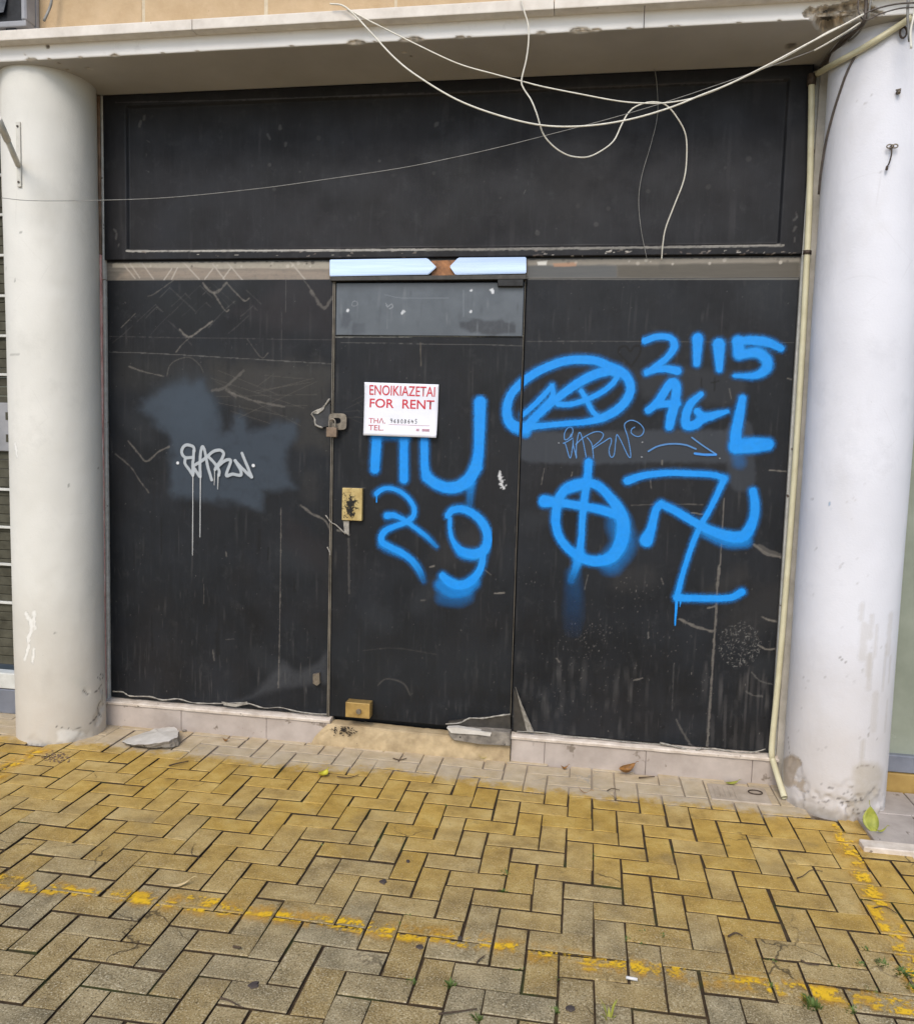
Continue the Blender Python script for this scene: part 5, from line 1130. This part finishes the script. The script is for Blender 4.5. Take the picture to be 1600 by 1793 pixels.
def hook(u, v, kind, label):
    p = Vector(at_cyl(u, v, CR, RR)); n = Vector((p.x-CR[0], p.y-CR[1], 0)).normalized(); t = Vector((-n.y, n.x, 0)); Z = Vector((0, 0, 1))
    o = thing('wall_hook', label, 'hook', tuple(p), 'rusty fittings on the cool white column')
    bm = NB(); cyl(bm, p-n*.004, p+n*.018, .007, 10); bobj('stud', bm, M['bolt'], o)
    bm = NB()
    if kind == 'loop':
        for s_ in (-1, 1):
            c = p+n*.016+t*.010*s_; tube(bm, [c+t*.010*math.cos(k)+Z*.007*math.sin(k) for k in np.linspace(0, 2*PI, 13)], .0026, 6)
        bobj('wire_loop', bm, M['steel'], o); bm = NB(); tube(bm, smooth_path([p+n*.016-t*.004, p+n*.02-t*.002-Z*.03, p+n*.014-t*.006-Z*.06, p+n*.012-t*.012-Z*.075], 4), .0028, 6); tube(bm, [p+n*.012-t*.012-Z*.073, p+n*.012-t*.014-Z*.088], .005, 6); bobj('hanging_wire', bm, M['bolt'], o)
    elif kind == 'ring':
        c = p+n*.014-Z*.028; tube(bm, [c+t*.012*math.cos(k)+Z*.02*math.sin(k) for k in np.linspace(0, 2*PI, 15)], .004, 6); bobj('ring', bm, M['bolt'], o)
        bm = NB(); tube(bm, [p+n*.012-t*.02+Z*.004, p+n*.012+t*.012+Z*.006], .0035, 6); bobj('cross_pin', bm, M['bolt'], o)
    else:
        tube(bm, [p+n*.01-t*.010+Z*.006, p+n*.016+t*.008+Z*.008], .003, 6); tube(bm, [p+n*.012, p+n*.02-Z*.008], .006, 8); bobj('bent_nail', bm, M['steel'], o)
hook(1571, 162, 'nail', 'small bent nail in the cool white column, between the ring and the looped wire')
hook(1560, 258, 'loop', 'bolt wrapped in looped wire with a dangling tail, on the cool white column')
hook(1580, 46, 'ring', 'dark iron ring at the very top of the cool white column')

# ------------------------------------------------------------------ air conditioner on the ledge
acx = at(45, 30, 1, -.43)[0]
ac = thing('air_conditioner', 'grey outdoor air-conditioning unit standing on the ledge at the upper left corner', 'air conditioner', (acx-.4, -.39, 3.32))
bm = NB(); z0, z1, x0, x1, y0, y1 = 3.338, 3.86, acx-.80, acx, -.43, -.345
box(bm, x0, x1, -.36, y1+.01, z0, z1, .006, 2); box(bm, x0, x1, y0, -.3605, z0, z0+.026, .006, 2); box(bm, x0, x1, y0, -.3605, z1-.03, z1, .006); box(bm, x1-.026, x1, y0+.001, -.3605, z0+.027, z1-.031, .006); box(bm, x0, x0+.2, y0+.001, -.3605, z0+.027, z1-.031, .006)
bobj('casing', bm, M['ac_grey'], ac)
bm = NB(); box(bm, x0+.201, x1-.027, -.366, -.3602, z0+.027, z1-.031); bobj('fan_recess', bm, M['ac_black'], ac)
bm = NB(); fc = Vector(((x0+.2+x1-.026)/2, -.385, (z0+z1)/2))
for k in range(3):
    a = 2*PI*k/3-.9; pts = [fc+Vector((math.cos(a+d)*r, dy, math.sin(a+d)*r)) for d, r, dy in [(0, .03, -.01), (-.35, .2, -.016), (.1, .24, 0), (.45, .2, .014), (.3, .04, .01)]]
    bm.faces.new([bm.verts.new(q) for q in pts])
r_ = bmesh.ops.extrude_face_region(bm, geom=list(bm.faces)); bmesh.ops.translate(bm, verts=[v for v in r_['geom'] if isinstance(v, bmesh.types.BMVert)], vec=(0, .004, 0)); cyl(bm, fc+Vector((0, -.02, 0)), fc+Vector((0, .018, 0)), .04, 18)
bobj('fan', bm, M['ac_fan'], ac)
bm = NB()
for r in (.06, .1, .14, .18, .22): tube(bm, [Vector((fc.x+r*math.cos(k), -.418, fc.z+r*math.sin(k))) for k in np.linspace(0, 2*PI, 33)], .0022, 5)
for k in range(6): a = PI*k/6; tube(bm, [Vector((fc.x-.23*math.cos(a), -.418, fc.z-.23*math.sin(a))), Vector((fc.x+.23*math.cos(a), -.418, fc.z+.23*math.sin(a)))], .0025, 5)
bobj('fan_guard', bm, M['ac_fan'], ac)
for xx in (x0+.08, x1-.11):
    bm = NB(); box(bm, xx, xx+.05, -.42, -.34, 3.315, 3.3385, .002); bobj('foot', bm, M['ac_black'], ac)
bm = NB(); pth = chain([(93, -30), (90, 2), (86, 16), (77, 36)], [-.38, -.38, -.385, -.40]); tube(bm, pth, .006, 8); o = bobj('refrigerant_pipe', bm, M['cable_grey'], origin=tuple(pth[0])); tag(o, 'grey pipe coming down to the ledge beside the air-conditioning unit', 'pipe')

# ------------------------------------------------------------------ neighbours
sl = thing('shutter', 'olive slatted shutter with white bars, left of the off-white column', 'shutter', (-3.5, .05, 0))
bm = NB(); z = .26
while z < 3.16:
    box(bm, -4.4, -2.88, .03, .06, z, z+.0465, .003); z += .0485
bobj('slat_curtain', bm, M['slat'], sl)
for v in (376, 447, 518, 588, 656, 857, 923, 988, 1055):
    zz = P(8, v, .02)[1]; bm = NB(); box(bm, -4.4, -2.84, .012, .028, zz-.007, zz+.007, .002); bobj('bar', bm, M['slat_bar'], sl)
for k in (1, 2):
    bm = NB(); zz = P(8, 376, .02)[1]+.2*k; box(bm, -4.4, -2.84, .012, .028, zz-.007, zz+.007, .002); bobj('bar', bm, M['slat_bar'], sl)
a = P(8, 705, .02)[1]; b = P(8, 790, .02)[1]; bm = NB(); box(bm, -3.6, -2.86, .004, .0295, b, a, .004); lb = bobj('lock_box', bm, M['ac_grey'], sl)
for za in (b+.05, a-.09):
    bm = NB()
    for k in range(8): box(bm, -3.06+k*.022, -3.047+k*.022, .001, .0038, za, za+.04)
    bobj('vent_slots', bm, M['slat'], lb)
bm = NB(); a = P(8, 1178, .0)[1]; b = P(8, 1205, .0)[1]; box(bm, -4.4, -2.82, -.01, .06, b, a, .004); bobj('bottom_rail', bm, M['slat_bar'], sl)
bm = NB(); box(bm, -4.4, -2.82, -.012, .08, 0.0, b-.004, .004); bobj('base', bm, M['frame_grey'], sl)
nf = thing('neighbour_window', 'pale green shop glass in a grey frame, right of the cool white column', 'window', (2.2, .0, 0))
bm = NB(); gz = P(1580, 1328, .02)[1]; box(bm, 1.29, 3.2, .02, .03, gz, 3.15); bobj('pane', bm, M['glass_green'], nf)
bm = NB(); fb = P(1580, 1354, -.01)[1]; ft = P(1580, 1324, -.01)[1]; box(bm, 1.24, 3.2, -.01, .06, fb, ft, .004); box(bm, 1.24, 1.33, -.008, .06, ft+.001, 3.2, .004); bobj('frame', bm, M['frame_grey'], nf)
bm = NB(); box(bm, 1.24, 3.2, -.022, .08, .005, fb-.002, .004); bobj('threshold', bm, M['yellow_tile'], nf)
ds = thing('doorstep', 'low grey tiled doorstep beyond the cool white column, lower right of the glass', 'step', (2.2, -.3, 0))
e0 = G(1513, 1484, .02); e1 = G(1600, 1502, .02)
bm = NB(); yq = e0[1]
for k in range(9):
    xa = e0[0]+.06+k*.235; box(bm, xa+.002, xa+.232, yq+.072, -.28, -.03, .018+random.uniform(-.0015, .0015), .003); box(bm, xa+.05+.002, xa+.05+.232, -.277, -.034, -.03, .019, .003)
bobj('step_tiles', bm, M['grey_tile'], ds)
bm = NB(); box(bm, e0[0], 2.2, yq, yq+.068, -.03, .022, .004); box(bm, 2.204, 3.3, yq, yq+.068, -.03, .021, .004); bobj('edge_strip', bm, M['sill'], ds)

# ------------------------------------------------------------------ things on the pavement
# drain cover
c0 = [G(*p) for p in [(1222, 1388), (1283, 1373), (1352, 1398), (1368, 1412), (1345, 1420), (1240, 1402)]]
cc = G(1298, 1392); dc = thing('drain_cover', 'grimy square drain cover with a ring, at the foot of the cream pipe', 'drain cover', (cc[0], cc[1], 0))
bm = NB(); box(bm, cc[0]-.14, cc[0]+.115, cc[1]-.085, cc[1]+.085, -.03, .006, .003); 
for k in range(5): box(bm, cc[0]-.12+k*.022, cc[0]-.112+k*.022, cc[1]-.06, cc[1]+.06, .0062, .0092, .001)
bobj('lid', bm, M['cover'], dc)
bm = NB(); rc = G(1322, 1391); tube(bm, [Vector((rc[0]+.03*math.cos(k), rc[1]+.022*math.sin(k), .0095)) for k in np.linspace(0, 2*PI, 21)], .0028, 6); bobj('lifting_ring', bm, M['bolt'], dc)
# broken slab leaning on rubble
pts = [G(*p, .02) for p in [(212, 1300), (240, 1289), (270, 1281), (290, 1278), (305, 1280), (314, 1288), (310, 1300), (296, 1306), (262, 1309), (235, 1307)]]
bm = NB(); n = len(pts); cx_ = np.mean(pts, 0)
top = [bm.verts.new((p[0], p[1], .036+.014*(p[0]-cx_[0])/.15+random.uniform(-.004, .004))) for p in pts]
bot = [bm.verts.new((p[0]+random.uniform(-.012, .012), p[1]+random.uniform(-.004, .012), .007+random.uniform(-.003, .003)+max(0, (cx_[1]-p[1]))*.06)) for p in pts]
ct = bm.verts.new((cx_[0], cx_[1]+.02, .043)); cb_ = bm.verts.new((cx_[0], cx_[1], .006))
for i in range(n):
    j = (i+1) % n
    bm.faces.new([ct, top[i], top[j]]); f = bm.faces.new([top[i], bot[i], bot[j], top[j]]); f.material_index = 1; f = bm.faces.new([cb_, bot[j], bot[i]]); f.material_index = 1
bmesh.ops.subdivide_edges(bm, edges=[e for e in bm.edges if not (e.verts[0] in (ct, cb_) or e.verts[1] in (ct, cb_))], cuts=3, use_grid_fill=True)
for v in bm.verts:
    k = mnoise.noise_vector(v.co*45)*.006; v.co += Vector((k.x, k.y, k.z*.6))+Vector(mnoise.noise_vector(v.co*140))*.0025
o = bobj('plaster_slab', bm, [M['slab_pale'], M['slab_grey']], origin=(cx_[0], cx_[1], 0)); tag(o, 'broken pale plaster slab lying at the plinth beside the off-white column', 'rubble')
def pebble(u, v, r, m, label, name='rubble_crumb', cat='rubble', group='crumbs of rubble at the wall foot', flat=.6):
    p = G(u, v); bm = NB(); bmesh.ops.create_icosphere(bm, subdivisions=2, radius=r)
    for w_ in bm.verts: w_.co = w_.co*(1+.5*mnoise.noise(w_.co*60/r*.01+Vector((u, v, 0))))
    for w_ in bm.verts: w_.co.z *= flat; w_.co += Vector((p[0], p[1], r*flat*.7))
    o = bobj(name, bm, m, origin=(p[0], p[1], 0)); tag(o, label, cat, group)
pebble(323, 1281, .012, M['slab_grey'], 'small grey crumb at the plinth just right of the plaster slab')
pebble(1352, 1370, .016, M['white_bit'], 'white crumb behind the foot of the cream pipe', flat=.9)
pebble(858, 1321, .02, M['slab_grey'], 'grey lump of rubble under the broken step', flat=.6)
# dirt heap at the off-white column
bm = NB(); random.seed(21)
for _ in range(90):
    u, v = random.gauss(98, 13), random.gauss(1326, 5); p = G(u, v); r = random.uniform(.0022, .0055); t = bmesh.new(); bmesh.ops.create_icosphere(t, subdivisions=1, radius=r)
    for w_ in t.verts: w_.co = Vector((w_.co.x*random.uniform(.6, 1.6)+p[0], w_.co.y*random.uniform(.6, 1.6)+p[1], w_.co.z*.6+r*.4))
    merge(bm, t)
o = bobj('dirt_heap', bm, M['dirt'], origin=tuple(G(100, 1326))); tag(o, kind='stuff', label='crumbly dark dirt in front of the off-white column')
# leaves
def leaf(u, v, L, W, ang, m, label, up=0.0, fold=.25, curl=.02, z=.004, group='fallen leaves on the pavers'):
    p = G(u, v); bm = NB(); n = 10; rows = []
    for i in range(n+1):
        t = i/n; w = W*math.sin(PI*min(t*.96+.02, 1))**.8*(1-.25*t); x = (t-.5)*L; zc = curl*(2*t-1)**2
        rows.append([bm.verts.new((x, s_*w/2, zc+abs(s_)*w*fold+.0)) for s_ in (-1, -.5, 0, .5, 1)])
    for a, b in zip(rows, rows[1:]):
        for k in range(4): bm.faces.new([a[k], b[k], b[k+1], a[k+1]]).smooth = True
    r_ = bmesh.ops.extrude_face_region(bm, geom=list(bm.faces)); bmesh.ops.translate(bm, verts=[q for q in r_['geom'] if isinstance(q, bmesh.types.BMVert)], vec=(0, 0, .0008))
    tube(bm, [(L*.5, 0, curl), (L*.62, .004, curl+.004), (L*.75, .002, curl+.002)], .0012, 5)
    bmesh.ops.transform(bm, matrix=Matrix.Translation((p[0], p[1], z+max(0, math.sin(up))*L*.5)) @ Matrix.Rotation(ang, 4, 'Z') @ Matrix.Rotation(-up, 4, 'Y'), verts=bm.verts)
    o = bobj('leaf', bm, m, origin=(p[0], p[1], 0)); tag(o, label, 'leaf', group)
leaf(1521, 1456, .10, .075, 1.75, M['leaf_green'], 'upright yellow-green leaf leaning at the foot of the cool white column', up=1.15, fold=.1)
leaf(1540, 1468, .055, .014, .35, M['leaf_green'], 'narrow yellow-green leaf lying flat beside the upright one at the column foot', z=.026)
leaf(566, 1360, .06, .05, 1.2, M['leaf_yellow'], 'round bright yellow leaf lying below the left end of the sandy step')
leaf(1100, 1358, .085, .06, .5, M['leaf_brown'], 'curled brown leaf at the plinth under the blue-sprayed panel', up=.25, fold=.5, curl=.03)
leaf(1281, 1375, .07, .028, .5, M['leaf_green'], 'green leaf lying left of the drain cover', curl=.012)
leaf(988, 1349, .035, .02, .3, M['leaf_brown'], 'small dark brown leaf at the plinth, nearest the broken step', fold=.5)
leaf(846, 1330, .05, .03, .1, M['leaf_yellow'], 'yellow leaf half under the broken end of the step')
leaf(311, 1554, .085, .022, .5, M['leaf_pale'], 'pale dry leaf beside the worn yellow line in the left foreground', fold=.15)
leaf(395, 1300, .03, .02, .3, M['leaf_brown'], 'tiny brown leaf on the washed pavers right of the plaster slab', fold=.4)
leaf(1022, 1390, .06, .006, -.5, M['leaf_brown'], 'thin dry sliver left of the drain cover and below the curled brown leaf', fold=.3)
# twigs
def twig(px, r, label, name='twig', m=None):
    pth = smooth_path([G(u, v, .006+random.uniform(0, .006)) for u, v in px], 4); bm = NB(); tube(bm, pth, [r*(1-.5*i/len(pth)) for i in range(len(pth))], 6)
    o = bobj(name, bm, m or M['twig'], origin=tuple(pth[0])); tag(o, label, 'twig', 'twigs scattered on the pavers')
twig([(296, 1341), (310, 1337), (330, 1333)], .004, 'dark bent twig on the pavers below the plaster slab')
twig([(590, 1360), (610, 1362), (628, 1357)], .0025, 'thin twig just right of the bright yellow leaf')
twig([(688, 1328), (700, 1331), (712, 1328)], .003, 'short dark twig in front of the sandy step')
twig([(1063, 1385), (1072, 1381), (1085, 1384)], .0025, 'curved twig on the washed pavers below the curled brown leaf')
twig([(1118, 1362), (1132, 1361), (1146, 1360)], .0035, 'dark twig along the plinth right of the curled brown leaf')
twig([(1395, 1538), (1406, 1534), (1420, 1524), (1440, 1526)], .002, 'curled twig near the yellow line in the right foreground')
twig([(1530, 1590), (1550, 1588), (1570, 1600)], .0022, 'thin twig lying across the yellow side line')
twig([(1275, 1640), (1288, 1634), (1300, 1639)], .0035, 'dark stubby twig on the right foreground pavers')
twig([(1402, 1682), (1415, 1688), (1434, 1690)], .003, 'dark twig in a joint above the front yellow line, right')
twig([(835, 1686), (840, 1680), (848, 1674)], .003, 'short dark twig below the front yellow line, centre')
twig([(768, 1776), (800, 1772), (835, 1767)], .003, 'long dark twig at the bottom centre of the pavement')
twig([(385, 1748), (400, 1752), (425, 1765)], .003, 'dark twig in the lower left foreground')
twig([(408, 1658), (422, 1660)], .004, 'stubby twig on a grey paver left of centre')
bm = NB(); p0, p1 = G(1096, 1712, .007), G(1116, 1716, .007); cyl(bm, p0, p1, .0045, 10); o = bobj('cigarette_end', bm, M['white_bit'], origin=tuple(p0)); tag(o, 'white cigarette end lying near the front yellow line, right of centre', 'cigarette end')
# gum stains on the pavers
for u, v, r, lab in [(444, 1727, .017, 'round dark gum spot in the lower left foreground'), (735, 1660, .012, 'dark gum spot just below the front yellow line'), (671, 1546, .016, 'long dark stain in a joint left of centre'), (714, 1510, .010, 'small dark gum spot on a yellow paver left of centre'), (998, 1768, .014, 'dark gum spot near the bottom edge, right of centre'), (805, 1645, .010, 'dark gum spot on the front yellow line')]:
    p = G(u, v); bm = NB(); n = 18; c_ = bm.verts.new((p[0], p[1], .0062)); rg = []
    for k in range(n):
        a = 2*PI*k/n; q = r*.72*(1+.6*mnoise.noise(Vector((math.cos(a)*1.5+u, math.sin(a)*1.5+v, 0)))); rg.append((bm.verts.new((p[0]+q*math.cos(a), p[1]+q*math.sin(a), .0055)), bm.verts.new((p[0]+q*1.1*math.cos(a), p[1]+q*1.1*math.sin(a), .001))))
    for k in range(n): j = (k+1) % n; bm.faces.new([c_, rg[k][0], rg[j][0]]); bm.faces.new([rg[k][0], rg[k][1], rg[j][1], rg[j][0]])
    o = bobj('gum_spot', bm, M['gum'], origin=(p[0], p[1], 0)); tag(o, lab, 'stain', 'dark spots on the pavers')
# weeds in the joints
bm = NB(); random.seed(5)
def tuft(x, y, n, h, spread):
    for _ in range(n):
        a = random.uniform(0, 2*PI); r = random.uniform(0, spread); bx, by = x+r*math.cos(a), y+r*math.sin(a); hh = h*random.uniform(.4, 1); l = random.uniform(.3, 1.2)*hh; w = random.uniform(.0012, .003)
        d = Vector((math.cos(a+.7), math.sin(a+.7), 0)); s_ = Vector((-d.y, d.x, 0))*w; b0 = Vector((bx, by, -.006)); m_ = b0+d*l*.4+Vector((0, 0, hh*.7)); t = b0+d*l+Vector((0, 0, hh))
        v = [bm.verts.new(q) for q in (b0-s_, b0+s_, m_+s_*1.2, m_-s_*1.2, t)]; bm.faces.new([v[0], v[1], v[2], v[3]]); bm.faces.new([v[3], v[2], v[4]])
def joint_snap(x, y):
    i = round((x+.0068*y-.258)/PX); return lat(i, (y-.0078*x+1.3934)/PY)
for u, v, n, h, s_ in [(882, 1530, 40, .012, .02), (880, 1560, 30, .012, .015), (712, 1605, 30, .010, .015), (702, 1618, 25, .01, .015), (786, 1725, 40, .016, .015), (836, 1786, 30, .02, .012), (719, 1720, 30, .012, .014), (905, 1696, 20, .01, .02), (973, 1712, 16, .01, .012), (968, 1770, 30, .012, .015), (1420, 1762, 70, .022, .024), (1412, 1750, 30, .016, .015), (1344, 1725, 30, .012, .015), (1490, 1770, 30, .013, .02), (1545, 1690, 60, .016, .02), (1580, 1705, 70, .018, .025), (1592, 1730, 40, .016, .02), (1530, 1740, 50, .012, .03), (1515, 1662, 25, .01, .014), (1505, 1688, 30, .012, .014), (1095, 1645, 25, .008, .02), (1120, 1652, 25, .008, .02), (1345, 1680, 20, .008, .02), (1460, 1690, 20, .008, .02), (620, 1460, 12, .008, .02), (1040, 1500, 24, .010, .02), (930, 1505, 10, .008, .02), (1120, 1632, 14, .008, .02), (560, 1480, 12, .008, .02), (780, 1410, 10, .008, .01), (1160, 1640, 14, .01, .02), (660, 1470, 10, .008, .01), (545, 1590, 10, .01, .02)]:
    p = G(u, v); x, y = p[0], p[1]; tuft(x, y, n, h, s_)
o = bobj('joint_weeds', bm, M['weed']); tag(o, kind='stuff', label='small green weeds growing in the paver joints')
bm = NB(); g = G(1066, 1786); random.seed(9)
tuft(g[0], g[1], 9, .06, .008); o = bobj('grass_tuft', bm, M['leaf_green'], origin=tuple(g)); tag(o, 'pale green grass tuft in a joint at the bottom edge', 'grass tuft')

# ------------------------------------------------------------------ light
w = bpy.data.worlds.new('World'); sc.world = w; w.use_nodes = True
nt = w.node_tree; bg = nt.nodes['Background']; sk = nt.nodes.new('ShaderNodeTexSky'); sk.sky_type = 'NISHITA'; sk.sun_disc = False
SUN_EL, SUN_AZ = math.radians(45), math.radians(187)      # azimuth from +Y, clockwise
sk.sun_elevation = SUN_EL; sk.sun_rotation = SUN_AZ; sk.air_density = 1.0; sk.dust_density = 1.5; sk.ozone_density = 1.2
nt.links.new(sk.outputs[0], bg.inputs[0]); bg.inputs[1].default_value = .15
sd = bpy.data.lights.new('sun', 'SUN'); sd.energy = 1.5; sd.angle = math.radians(26); sd.color = (1, .93, .84)
so = bpy.data.objects.new('sun', sd); C.objects.link(so)
d = Vector((math.sin(SUN_AZ)*math.cos(SUN_EL), math.cos(SUN_AZ)*math.cos(SUN_EL), math.sin(SUN_EL)))
so.rotation_euler = (-d).to_track_quat('-Z', 'Y').to_euler(); so.location = d*20
sc.view_settings.view_transform = 'Standard'; sc.view_settings.look = 'None'; sc.view_settings.gamma = 1; sc.view_settings.exposure = 0.38
sc.cycles.transparent_max_bounces = 16
